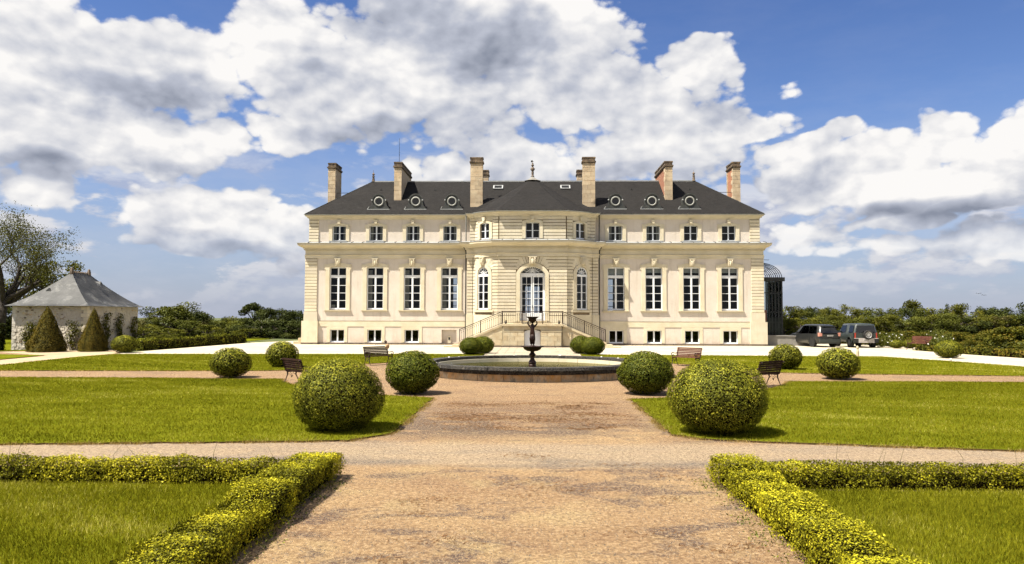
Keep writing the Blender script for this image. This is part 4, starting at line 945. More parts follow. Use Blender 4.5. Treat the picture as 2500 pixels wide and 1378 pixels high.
def gravel_mat():
    g = newmat('gravel'); P = geo(g); x, y, z = g.sep(P)
    big = g.noise(g.comb(g.m('MULTIPLY', x, 0.55), y, 0), 0.55, 5, 0.62)
    mid = g.noise(g.comb(g.m('MULTIPLY', x, 0.5), y, 3), 1.5, 7, 0.68, 0.4)
    fine = g.noise(P, 55, 3, 0.8); spk = g.noise(P, 16, 7, 0.95)
    c = g.mix(g.mr(big, 0.38, 0.62), (0.285, 0.172, 0.085), (0.385, 0.255, 0.125))
    c = g.mix(g.mr(g.noise(P, 0.9, 4, 0.6), 0.52, 0.7, 0, 0.6), c, (0.40, 0.31, 0.15))
    # worn grey places, thin
    gm = g.mr(g.noise(g.comb(g.m('MULTIPLY', x, 0.55), y, 9), 1.3, 6, 0.66, 0.8), 0.515, 0.585); c = g.mix(g.m('MULTIPLY', gm, g.mr(g.noise(P, 26, 5, 0.9), 0.44, 0.50)), c, (0.085, 0.060, 0.055))
    # damp grey shoulder left of the middle walk, pine litter across it
    def bump1(v, a, b, s): return g.m('MULTIPLY', g.mr(v, a-s, a+s, 0, 1, True), g.mr(v, b-s, b+s, 1, 0, True))
    w1 = g.m('MULTIPLY', bump1(y, 14.3, 19.8, 1.0), g.mr(g.m('ADD', x, g.m('MULTIPLY', g.m('SUBTRACT', big, 0.5), 9)), -1.0, 2.2, 1.0, 0.55))
    c = g.mix(g.m('MULTIPLY', w1, g.mr(mid, 0.42, 0.50)), c, (0.085, 0.062, 0.050))
    lit = g.m('MULTIPLY', bump1(y, 16.0, 20.2, 0.6), g.mr(g.noise(g.comb(g.m('MULTIPLY', x, 0.35), y, 7), 1.5, 7, 0.75), 0.47, 0.55))
    lit = g.m('MULTIPLY', lit, bump1(x, -2.3, 2.3, 0.4))
    c = g.mix(g.m('MULTIPLY', lit, g.mr(spk, 0.38, 0.55)), c, (0.12, 0.045, 0.014))
    # the cross walk in front: paler, with one greyer wheel strip
    yb = g.m('ADD', y, g.m('MULTIPLY', g.m('SUBTRACT', big, 0.5), 1.2))
    c = g.mix(g.m('MULTIPLY', bump1(yb, 11.6, 13.6, 0.35), 0.70), c, (0.35, 0.285, 0.205))
    c = g.mix(g.m('MULTIPLY', g.m('MULTIPLY', bump1(yb, 11.55, 12.1, 0.25), g.mr(g.noise(g.comb(g.m('MULTIPLY', x, 0.25), y, 2), 1.6, 5, 0.6), 0.38, 0.56)), 0.95), c, (0.155, 0.135, 0.115))
    c = g.mix(g.m('MULTIPLY', g.mr(y, 15, 20), 0.62), c, (0.235, 0.145, 0.078))
    c = g.mix(g.mr(spk, 0.51, 0.40, 0, 0.85), c, (0.11, 0.062, 0.040))
    c = g.mix(g.mr(spk, 0.50, 0.62, 0, 0.75), c, (0.60, 0.45, 0.27))
    return finish(g, c, 0.95, g.m('ADD', fine, g.m('MULTIPLY', spk, 1.5)), 0.9, 0.015, spec=0.2)
gravel_mat()
def terrace_mat(name, a, b, k):
    g = newmat(name); P = geo(g); x, y, z = g.sep(P)
    c = g.mix(g.mr(g.noise(P, 0.5, 5, 0.6), 0.35, 0.65), a, b)
    c = g.mix(g.mr(g.noise(g.comb(g.m('MULTIPLY', x, 0.25), y, 0), 0.9, 5, 0.65), 0.52, 0.68, 0, k), c, (0.33, 0.26, 0.19))
    r = g.node('ShaderNodeObjectInfo').outputs['Random']; v = g.m('MULTIPLY_ADD', r, 0.14, 0.93)
    c = g.mix(1.0, c, g.comb(v, g.m('MULTIPLY', v, 0.99), g.m('MULTIPLY', v, 0.97)), 'MULTIPLY')
    return finish(g, c, 0.9, g.noise(P, 40, 3), 0.3, 0.01, spec=0.0, alb=0.76)
terrace_mat('terrace', (0.46, 0.41, 0.31), (0.52, 0.47, 0.37), 0.5); terrace_mat('slab', (0.37, 0.32, 0.25), (0.44, 0.39, 0.30), 0.4)
terrace_mat('sand_path', (0.38, 0.29, 0.19), (0.44, 0.35, 0.24), 0.4)
ys = [-60, 0, 30, 60, 76, 84, 92, 100, 108, 116, 140, 300, 3000]; xs = [-3000, -200, -60, 0, 60, 200, 3000]
V = [(x, y, terr(y)) for y in ys for x in xs]; nx = len(xs)
o = obj('ground', MB().add(V, [(j*nx+i, j*nx+i+1, (j+1)*nx+i+1, (j+1)*nx+i) for j in range(len(ys)-1) for i in range(nx-1)]), 'field'); struct(o)
def sheet(name, pts, z, mat): o = obj(name, MB().add([(x, y, z) for x, y in pts], [tuple(range(len(pts)))]), mat); struct(o); return o
sheet('gravel_walk', [(-70, -20), (70, -20), (70, 46), (-70, 46)], 0.004, 'gravel')
tc = sheet('terrace', [(-25.3, 43.7), (-2.9, 45.3), (-2.9, 41.0), (2.9, 41.0), (2.9, 45.3), (15, 44.9), (20.7, 44.7), (22.2, 40.5), (23.3, 36.2), (24.6, 30), (27, 22), (34, 22), (31, 32), (28.6, 42.0), (27.6, 48), (27.2, 54), (30, 58), (30, 65), (24, 69), (-20.5, 74), (-24.6, 64), (-25.4, 48)], 0.012, 'terrace')
sheet('sand_path', [(-27.6, 20), (-24.6, 20), (-24.7, 34), (-25.6, 41), (-25.2, 43.9), (-27.5, 50), (-30, 52), (-34, 46.2), (-27.9, 42), (-27.2, 34)], 0.008, 'sand_path')
for i in range(10):                                  # slabs of the walk between fountain and steps
    for j in range(11):
        y0 = 41.4+j*1.33; o = obj('paving_slab', MB().box(-2.85+i*0.57+0.012, y0+0.012, 0.012, -2.85+(i+1)*0.57-0.012, y0+1.30, 0.028), 'slab', tc)
def ragged(pts, step=0.12, amp=0.035):
    out = []; n = len(pts)
    for i in range(n):
        a, b = Vector(pts[i]), Vector(pts[(i+1) % n]); L = (b-a).length; k = max(1, int(L/step)) if L < 60 else 8
        k = min(k, 260)
        for j in range(k):
            p = a+(b-a)*j/k; out.append((p.x+random.uniform(-amp, amp), p.y+random.uniform(-amp, amp)*1.2))
    return out
CC, CR = (0, 30.2), 9.75
def circ(a0, a1, n=14): return [(CC[0]+CR*math.cos(R(a0+(a1-a0)*i/n)), CC[1]+CR*math.sin(R(a0+(a1-a0)*i/n))) for i in range(n+1)]
lawns = {
 'front_west': [(-30, -12), (-3.45, -12), (-3.45, 9.98), (-30, 9.98)],
 'front_east': [(3.20, -12), (30, -12), (30, 9.98), (3.20, 9.98)],
 'middle_west': [(-40, 11.9), (-16, 12.6), (-9.4, 13.0), (-5.9, 13.35), (-3.4, 13.65), (-2.75, 14.5), (-2.8, 20.9)]+circ(253, 200, 10)+[(-10.6, 26.7), (-14, 27.0), (-24.6, 26.8), (-24.6, 20), (-40, 20)],
 'middle_east': [(2.72, 14.6), (3.2, 14.1), (4.5, 13.8), (8.5, 13.1), (16, 12.5), (40, 11.6), (40, 20), (27, 21.5), (24.2, 30), (24, 26.7), (14, 27.1), (10.6, 26.9)]+circ(340, 287, 10)+[(2.75, 20.9)],
 'far_west': [(-24.6, 30.2), (-14, 30.7), (-11.2, 31.0)]+circ(172, 108, 12)+[(-2.95, 41.2), (-2.95, 45.9), (-5, 45.4), (-25.1, 43.8), (-25.4, 41), (-24.6, 34)],
 'far_east': [(2.95, 45.9), (2.95, 41.2)]+circ(72, 8, 12)+[(11.2, 31.0), (14, 30.6), (24, 29.6), (23.2, 36.0), (22.1, 40.4), (20.6, 44.6), (15, 44.8), (5, 45.3)],
 'strip_west': [(-60, 43.5), (-34.5, 45.9), (-29.5, 49.5), (-27.8, 51), (-27, 58), (-25.8, 64), (-26.6, 75), (-60, 75)],
 'side_west': [(-60, 20), (-27.8, 20), (-27.4, 34), (-28.1, 42), (-36, 44.3), (-60, 40.5)],
 'bed_east': [(31.2, 32), (28.8, 42.0), (27.8, 48), (27.4, 53.8), (30.2, 58), (30.2, 65), (24, 69.2), (24, 75), (70, 75), (70, 24), (33.5, 24)]}
for k, pts in lawns.items():
    P2 = ragged(pts); n = len(P2)
    # counter-clockwise ngon with a skirt
    ar = sum(P2[i][0]*P2[(i+1) % n][1]-P2[(i+1) % n][0]*P2[i][1] for i in range(n))
    if ar < 0: P2.reverse()
    me = MB().add([(x, y, 0.035) for x, y in P2]+[(x, y, -0.01) for x, y in P2], [tuple(range(n))]+[(i, i+n, (i+1) % n+n, (i+1) % n) for i in range(n)]); me.mi = [0]+[1]*n
    o = obj('lawn', me, ['lawn' if k != 'bed_east' else 'field', 'soil']); struct(o)

# grass blades standing on the lawns
def inpoly(px, py, poly):
    ins = np.zeros(len(px), dtype=bool); n = len(poly); j = n-1
    for i in range(n):
        xi, yi = poly[i]; xj, yj = poly[j]
        c = ((yi > py) != (yj > py)) & (px < (xj-xi)*(py-yi)/(yj-yi+1e-12)+xi); ins ^= c; j = i
    return ins
def lumps2(x, y, k, f):
    r = np.random.default_rng(int(f*100)+k); o = 0
    for i in range(k): a = r.uniform(0, 6.28); q = f*r.uniform(0.5, 1.8); o = o+np.sin(q*(x*math.cos(a)*0.6+y*math.sin(a))+r.uniform(0, 6.28))
    return o/k**0.5
def blades(name, poly, box, n, h, w, nrm=0.5):
    x = rng.uniform(box[0], box[1], n); y = rng.uniform(box[2], box[3], n); k = inpoly(x, y, poly); x, y = x[k], y[k]; n = len(x)
    a = rng.uniform(0, 2*np.pi, n); hh = h*rng.uniform(0.5, 1.3, n); ln = rng.uniform(0, 0.9, n)*hh; ww = w*rng.uniform(0.6, 1.3, n)
    t = rng.uniform(0, 2*np.pi, n)
    V = np.empty((n, 3, 3)); V[:, 0] = np.c_[x-ww*np.cos(a), y-ww*np.sin(a), np.full(n, 0.03)]; V[:, 1] = np.c_[x+ww*np.cos(a), y+ww*np.sin(a), np.full(n, 0.03)]
    V[:, 2] = np.c_[x+ln*np.cos(t), y+ln*np.sin(t), 0.035+hh]
    tint = np.repeat(np.clip(rng.beta(2.0, 2.4, n)*0.85+lumps2(x, y, 10, 1.1)*0.13+lumps2(x, y, 12, 4.0)*0.13+0.05, 0, 1), 3)
    o = bpy.data.objects.new(name, npmesh(name, V.reshape(-1, 3), np.arange(3*n).reshape(-1, 3), 'grass', tint)); COL.objects.link(o); stuff(o); return o
GR = []
def gr(key, box, n, h, w, lab): o = blades('grass', lawns[key], box, n, h, w); o['label'] = lab; o['category'] = 'grass'
gr('front_west', (-11, -3.45, 4.5, 9.98), 150000, 0.050, 0.0045, 'short mown grass of the front lawn left of the gravel walk')
gr('front_east', (3.20, 10.5, 4.5, 9.98), 150000, 0.050, 0.0045, 'short mown grass of the front lawn right of the gravel walk')
gr('middle_west', (-20, -2.7, 12.8, 27), 190000, 0.042, 0.007, 'mown grass of the lawn behind the left front hedge')
gr('middle_east', (2.7, 19, 12.8, 27.2), 180000, 0.042, 0.007, 'mown grass of the lawn behind the right front hedge')
gr('far_west', (-25, -2.9, 30, 45.9), 90000, 0.04, 0.014, 'mown grass between the left benches and the pale terrace')
gr('far_east', (2.9, 24, 30, 45.9), 90000, 0.04, 0.014, 'mown grass between the right benches and the pale terrace')

def fringe(name, edge, per_m, lab, h=0.05, w=0.006, spread=0.07):
    Vs = []; T = []
    for (ax, ay), (bx, by) in zip(edge[:-1], edge[1:]):
        L = math.hypot(bx-ax, by-ay); n = int(L*per_m); s = rng.uniform(0, 1, n); k = rng.random(n) < 0.45+0.55*np.sin((ax+s*L)*4.1)*np.sin((ay+s*L)*1.7); s = s[k]; n = len(s)
        x = ax+(bx-ax)*s+rng.normal(0, spread, n); y = ay+(by-ay)*s+rng.normal(0, spread, n); a = rng.uniform(0, 6.28, n); t = rng.uniform(0, 6.28, n); hh = h*rng.uniform(0.2, 1.1, n); ln = hh*rng.uniform(0.3, 1.5, n)
        V = np.empty((n, 3, 3)); V[:, 0] = np.c_[x-w*np.cos(a), y-w*np.sin(a), np.full(n, 0.01)]; V[:, 1] = np.c_[x+w*np.cos(a), y+w*np.sin(a), np.full(n, 0.01)]; V[:, 2] = np.c_[x+ln*np.cos(t), y+ln*np.sin(t), 0.015+hh]
        Vs.append(V.reshape(-1, 3)); T.append(np.repeat(rng.uniform(0, 1, n), 3))
    V = np.concatenate(Vs); o = bpy.data.objects.new(name, npmesh(name, V, np.arange(len(V)).reshape(-1, 3), 'dry_grass', np.concatenate(T))); COL.objects.link(o); stuff(o); o['label'] = lab; o['category'] = 'grass'
fringe('dry_grass', [(-20, 12.3), (-9.4, 13.0), (-5.9, 13.35), (-3.4, 13.65), (-2.75, 14.5), (-2.8, 20.9)], 900, 'dry straw coloured edge of the left middle lawn')
fringe('dry_grass', [(2.75, 20.9), (2.72, 14.6), (3.2, 14.1), (4.5, 13.8), (8.5, 13.1), (20, 12.2)], 900, 'dry straw coloured edge of the right middle lawn')
fringe('dry_grass', [(-24, 27.0), (-14, 27.1), (-10.6, 26.8)]+circ(200, 253, 8), 350, 'dry edge of the left lawn along the fountain circle', 0.05, 0.012)
fringe('dry_grass', circ(287, 340, 8)+[(10.6, 26.9), (14, 27.1), (24, 26.8)], 350, 'dry edge of the right lawn along the fountain circle', 0.05, 0.012)
fringe('dry_grass', [(-24, 30.2), (-14, 30.7), (-11.2, 31.0)]+circ(172, 108, 8), 260, 'dry edge of the far left lawn by the benches', 0.05, 0.014)
fringe('dry_grass', circ(72, 8, 8)+[(11.2, 31.0), (14, 30.6), (24, 29.6)], 260, 'dry edge of the far right lawn by the benches', 0.05, 0.014)

# ---------------------------------------------------------------- leaves
def leafquads(P, N, size, asp=0.6, droop=0.0):
    n = len(P); N = N/np.linalg.norm(N, axis=1, keepdims=True)
    r = rng.normal(size=(n, 3)); U = np.cross(N, r); U /= np.linalg.norm(U, axis=1, keepdims=True)+1e-9; W = np.cross(N, U)
    s = (size*rng.uniform(0.65, 1.3, n))[:, None]/2
    V = np.stack([P-U*s, P-W*s*asp, P+U*s, P+W*s*asp], 1).reshape(-1, 3)
    return V, np.arange(4*n).reshape(-1, 4)
def rsph(n):
    v = rng.normal(size=(n, 3)); return v/np.linalg.norm(v, axis=1, keepdims=True)
def lumps(D, k, amp, freq):
    """smooth bumps over directions/positions D"""
    ph = rng.uniform(0, 6.28, (k, 3)); fr = rng.normal(size=(k, 3))*freq; return amp*np.sin(D@fr.T+ph[:, 0]).sum(1)/k**0.5
def join(parts):
    V = []; F = []; M = []; T = []; o = 0
    for v, f, m, t in parts:
        V.append(v); F.append(f+o); M.append(np.full(len(f), m)); T.append(t); o += len(v)
    return np.concatenate(V), np.concatenate(F), np.concatenate(M), np.concatenate(T)
def core_quads(fn, nu=24, nv=12):
    V = np.array([fn(i/nu, j/nv) for j in range(nv+1) for i in range(nu)]); F = np.array([(j*nu+i, j*nu+(i+1) % nu, (j+1)*nu+(i+1) % nu, (j+1)*nu+i) for j in range(nv) for i in range(nu)])
    return V, F
def ball_mesh(name, n, leaf, mats=('leaf_box', 'core'), rz=0.80, seed=0):
    """clipped box ball of width 2, standing on z = 0; the shears leave shallow lumps"""
    D = rsph(n); lay = rng.uniform(0, 1, n)**2
    b = lumps(D, 9, 0.024, 2.6)+lumps(D, 12, 0.026, 11.0)
    r = 1.0+b-lay*0.10+rng.exponential(0.012, n)
    sq = 1.0-0.08*np.clip(-D[:, 2]-0.3, 0, 1)
    P = D*r[:, None]*np.array([1, 1, rz]); P[:, 2] += rz*0.93
    sh = rng.random(n) < 0.004; P[sh] *= 1+rng.uniform(0.02, 0.07, sh.sum())[:, None]
    k = P[:, 2] > 0.02; P, D, lay = P[k], D[k], lay[k]; n = len(P)
    N = D*1.5+rng.normal(size=(n, 3))*0.42
    V, F = leafquads(P, N, leaf, 0.62)
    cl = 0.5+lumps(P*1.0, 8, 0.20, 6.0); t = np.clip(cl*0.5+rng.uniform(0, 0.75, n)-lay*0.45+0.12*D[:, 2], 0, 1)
    def cf(u, v):
        a = u*2*math.pi; e = (v-0.5)*math.pi; return (0.88*math.cos(e)*math.cos(a), 0.88*math.cos(e)*math.sin(a), max(0.0, rz*0.93+0.88*rz*math.sin(e)))
    cv, cfaces = core_quads(cf)
    V, F, M, T = join([(V, F, 0, np.repeat(t, 4)), (cv, cfaces, 1, np.zeros(len(cv)))])
    return npmesh(name, V, F, list(mats), T, M)
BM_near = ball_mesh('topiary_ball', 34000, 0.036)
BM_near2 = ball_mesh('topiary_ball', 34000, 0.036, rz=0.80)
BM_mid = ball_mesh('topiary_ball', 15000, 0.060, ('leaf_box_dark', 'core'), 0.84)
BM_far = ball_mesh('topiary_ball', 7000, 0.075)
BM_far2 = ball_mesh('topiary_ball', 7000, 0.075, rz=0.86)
balls = [
 (-3.92, 14.95, 0.90, 1.44, BM_near, 'largest clipped box ball on the left of the front gravel walk'),
 (3.66, 14.85, 0.955, 1.48, BM_near2, 'largest clipped box ball on the right of the front gravel walk'),
 (-3.60, 22.2, 0.78, 1.27, BM_mid, 'dark green box ball at the left front of the fountain basin'),
 (3.42, 22.5, 0.83, 1.27, BM_mid, 'dark green box ball at the right front of the fountain basin'),
 (-11.33, 27.6, 0.74, 1.12, BM_far, 'box ball on the corner of the left middle lawn'),
 (-11.32, 33.3, 0.71, 1.17, BM_far2, 'box ball behind the left front bench on the far lawn'),
 (11.25, 33.3, 0.71, 1.13, BM_far2, 'box ball just behind the right front bench'),
 (11.52, 28.3, 0.76, 1.18, BM_far, 'box ball on the corner of the right middle lawn'),
 (-3.72, 44.9, 0.70, 1.06, BM_mid, 'nearer of the two box balls left behind the fountain'),
 (-3.10, 46.6, 0.68, 1.08, BM_mid, 'farther of the two box balls left behind the fountain'),
 (3.70, 45.4, 0.72, 1.10, BM_mid, 'nearer of the two box balls right behind the fountain'),
 (3.05, 46.9, 0.66, 1.13, BM_mid, 'farther of the two box balls right behind the fountain'),
 (24.0, 43.5, 0.73, 1.02, BM_far, 'box ball at the edge of the pale drive on the right'),
 (27.6, 57.0, 0.46, 0.64, BM_far2, 'small box ball just right of the two parked cars'),
 (28.65, 57.2, 0.48, 0.66, BM_far, 'small box ball behind the red bench beside the drive'),
 (-25.5, 45.7, 0.76, 1.09, BM_far2, 'box ball at the near end of the long left hedge')]
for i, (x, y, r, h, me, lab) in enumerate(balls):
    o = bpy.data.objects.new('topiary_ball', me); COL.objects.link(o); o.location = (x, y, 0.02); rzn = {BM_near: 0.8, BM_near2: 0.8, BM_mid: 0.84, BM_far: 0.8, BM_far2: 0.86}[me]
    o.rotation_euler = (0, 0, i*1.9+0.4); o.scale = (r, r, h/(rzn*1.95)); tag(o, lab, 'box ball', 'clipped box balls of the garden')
def cone_mesh(name, n):
    u = rng.uniform(0, 1, n); a = rng.uniform(0, 2*np.pi, n); z = 1-np.sqrt(u); prof = lambda z: 0.5*(1-z)**0.88*(0.9+0.25*np.minimum(z*6, 1)*0.45)
    D = np.c_[np.cos(a), np.sin(a), np.full(n, 0.4)]; pos = np.c_[np.cos(a), np.sin(a), z*2.2]
    r = prof(z)*(1+lumps(pos, 9, 0.05, 6)+rng.normal(0, 0.02, n)-rng.uniform(0, 1, n)**2*0.12)+rng.exponential(0.006, n)
    P = np.c_[r*np.cos(a), r*np.sin(a), z*0.985+0.005]; V, F = leafquads(P, D*1.3+rng.normal(size=(n, 3))*0.4, 0.028, 0.6)
    t = np.clip(rng.uniform(0, 1, n)*0.8+lumps(pos, 8, 0.2, 9), 0, 1)
    cv, cf = core_quads(lambda uu, v: (0.86*float(prof(np.array(min(v, 0.999))))*math.cos(uu*2*math.pi), 0.86*float(prof(np.array(min(v, 0.999))))*math.sin(uu*2*math.pi), v*0.95))
    V, F, M, T = join([(V, F, 0, np.repeat(t, 4)), (cv, cf, 1, np.zeros(len(cv)))]); return npmesh(name, V, F, ['leaf_yew', 'core'], T, M)
CM = cone_mesh('yew_cone', 14000)
for x, y, w, h, lab in ((-31.05, 46.6, 2.5, 2.95, 'clipped conical yew in front of the stone outbuilding wall'), (-28.45, 47.3, 1.95, 2.85, 'clipped conical yew at the corner of the stone outbuilding')):
    o = bpy.data.objects.new('yew_cone', CM); COL.objects.link(o); o.location = (x, y, 0.02); o.scale = (w/1.02, w/1.02, h); o.rotation_euler = (0, 0, x); tag(o, lab, 'yew', 'conical yews by the outbuilding')
def hedge(name, path, w, h, dens, leaf, lab, mats=('leaf_hedge', 'core'), bump=0.075, cat='hedge', group=None):
    """clipped hedge along a polyline: leaves on top and sides over an added dark core that blocks light"""
    Ps = []; Ns = []; ly = []; mbc = MB()
    for (x0, y0), (x1, y1) in zip(path[:-1], path[1:]):
        L = math.hypot(x1-x0, y1-y0); tx, ty = (x1-x0)/L, (y1-y0)/L; nx_, ny_ = ty, -tx
        n = int(L*(w+2*h)*dens); s = rng.uniform(-0.02, L+0.02, n); q = rng.uniform(0, w+2*h, n)
        side = np.where(q < h, -1, np.where(q > h+w, 1, 0)); zz = np.where(side == -1, q, np.where(side == 1, q-h-w, h)); ac = np.where(side == 0, q-h-w/2, side*w/2)
        gap = 1.0
        pos = np.c_[x0+tx*s, y0+ty*s, zz*2]
        b = lumps(pos, 8, bump*0.55, 3.0)+lumps(pos, 8, bump*0.45, 9.0); dep = rng.uniform(0, 1, n)**1.5*0.10; stick = rng.exponential(0.012, n)
        off = b-dep+stick
        # rounded shoulders
        cut = np.clip((zz-(h-0.06))/0.06, 0, 1)*0.03
        ac2 = np.where(side == 0, ac, ac+side*(off-cut)); z2 = np.where(side == 0, h+off+lumps(pos*[1, 1, 0], 6, bump*0.5, 1.6)-np.clip(np.abs(ac)-(w/2-0.07), 0, 1)*0.4, zz*(1+0.0)+lumps(pos*[1, 1, 0], 6, bump*0.3, 1.6)*(zz/h))
        k = z2 > 0.03
        # a bare twiggy foot here and there
        k &= ~((side != 0) & (zz < 0.10) & (rng.uniform(0, 1, n) < 0.45))
        P = np.c_[x0+tx*s+nx_*ac2, y0+ty*s+ny_*ac2, z2]; N = np.c_[nx_*side, ny_*side, (side == 0).astype(float)]*1.4+rng.normal(size=(n, 3))*0.5
        Ps.append(P[k]); Ns.append(N[k]); ly.append((dep/0.10)[k])
        # ends
        for e in (0, L):
            ne = int(w*h*dens*1.3); aa = rng.uniform(-w/2, w/2, ne); ze = rng.uniform(0.03, h, ne); sg = -1 if e == 0 else 1; oo = rng.exponential(0.015, ne)
            Ps.append(np.c_[x0+tx*(e+sg*oo)+nx_*aa, y0+ty*(e+sg*oo)+ny_*aa, ze]); Ns.append(np.tile([tx*sg, ty*sg, 0.2], (ne, 1))+rng.normal(size=(ne, 3))*0.6); ly.append(rng.uniform(0, 1, ne))
        i = 0.05; a = (x0+tx*i, y0+ty*i); c = (x1-tx*i, y1-ty*i); ww = w/2-min(0.11, w*0.2)
        mbc.add([(a[0]-nx_*ww, a[1]-ny_*ww, 0), (a[0]+nx_*ww, a[1]+ny_*ww, 0), (c[0]+nx_*ww, c[1]+ny_*ww, 0), (c[0]-nx_*ww, c[1]-ny_*ww, 0),
                 (a[0]-nx_*ww, a[1]-ny_*ww, h-0.13), (a[0]+nx_*ww, a[1]+ny_*ww, h-0.13), (c[0]+nx_*ww, c[1]+ny_*ww, h-0.06), (c[0]-nx_*ww, c[1]-ny_*ww, h-0.13)],
                [(0,3,2,1),(4,5,6,7),(0,1,5,4),(1,2,6,5),(2,3,7,6),(3,0,4,7)])
    P = np.concatenate(Ps); N = np.concatenate(Ns); ly = np.concatenate(ly); n = len(P)
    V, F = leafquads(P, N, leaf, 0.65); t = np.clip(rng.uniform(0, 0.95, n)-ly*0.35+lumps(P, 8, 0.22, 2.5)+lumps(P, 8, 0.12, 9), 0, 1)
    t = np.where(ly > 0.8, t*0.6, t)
    cv = np.array(mbc.v); cf = np.array(mbc.f)
    V, F, M, T = join([(V, F, 0, np.repeat(t, 4)), (cv, cf, 1, np.zeros(len(cv)))])
    o = bpy.data.objects.new(name, npmesh(name, V, F, list(mats), T, M)); COL.objects.link(o); tag(o, lab, cat, group); return o
D_ = 7200
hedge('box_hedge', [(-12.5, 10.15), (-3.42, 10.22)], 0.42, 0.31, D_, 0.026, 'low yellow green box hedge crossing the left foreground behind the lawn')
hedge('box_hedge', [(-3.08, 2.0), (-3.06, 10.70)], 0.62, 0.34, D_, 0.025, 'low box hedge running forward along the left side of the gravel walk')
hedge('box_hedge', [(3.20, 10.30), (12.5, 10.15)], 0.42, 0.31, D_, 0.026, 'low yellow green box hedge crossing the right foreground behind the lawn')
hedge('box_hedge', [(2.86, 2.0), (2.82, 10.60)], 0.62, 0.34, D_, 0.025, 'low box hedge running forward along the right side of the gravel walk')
hedge('long_hedge', [(-26.2, 48.6), (-25.2, 63.8)], 0.8, 0.74, 260, 0.10, 'long low hedge along the left edge of the pale terrace', ('leaf_box', 'core'), 0.10)
hedge('long_hedge', [(-38, 46.5), (-34.6, 47.5)], 0.9, 1.75, 200, 0.11, 'tall dark hedge at the left edge beside the outbuilding', ('leaf_dark', 'core'), 0.06)
hedge('border_hedge', [(31.5, 31), (29.2, 42.0), (28.1, 48), (27.8, 53.8)], 0.9, 0.42, 240, 0.11, 'low russet border hedge along the right side of the drive', ('leaf_shrub', 'core'), 0.12)
hedge('border_hedge', [(30.3, 58.5), (30.0, 66), (24.5, 69.5), (15, 71)], 1.0, 0.5, 160, 0.13, 'low leafy border behind the parked cars', ('leaf_shrub', 'core'), 0.14)

# ---------------------------------------------------------------- trees
def crown(lobes, n, leaf, depth=0.35, asp=0.7, jit=0.8):
    Ps = []; Ns = []; T = []; A = np.array([l[3]*l[3] for l in lobes]); A = A/A.sum()
    for (cx, cy, cz, r, *fl), a in zip(lobes, A):
        m_ = max(8, int(n*a)); D = rsph(m_); fz = fl[0] if fl else 0.8
        b = 1+lumps(D, 6, 0.12, 3.5); rr = r*b*(1-depth*rng.uniform(0, 1, m_)**1.6)
        P = D*rr[:, None]*[1, 1, fz]+[cx, cy, cz]; Ps.append(P); Ns.append(D+rng.normal(size=(m_, 3))*jit); T.append(np.clip(rng.uniform(0, 0.9, m_)+rng.normal(0, 0.16)+0.15*D[:, 2], 0, 1))
    P = np.concatenate(Ps); N = np.concatenate(Ns); T = np.concatenate(T)
    k = P[:, 2] > 0.03; V, F = leafquads(P[k], N[k], leaf, asp); return V, F, np.repeat(T[k], 4)
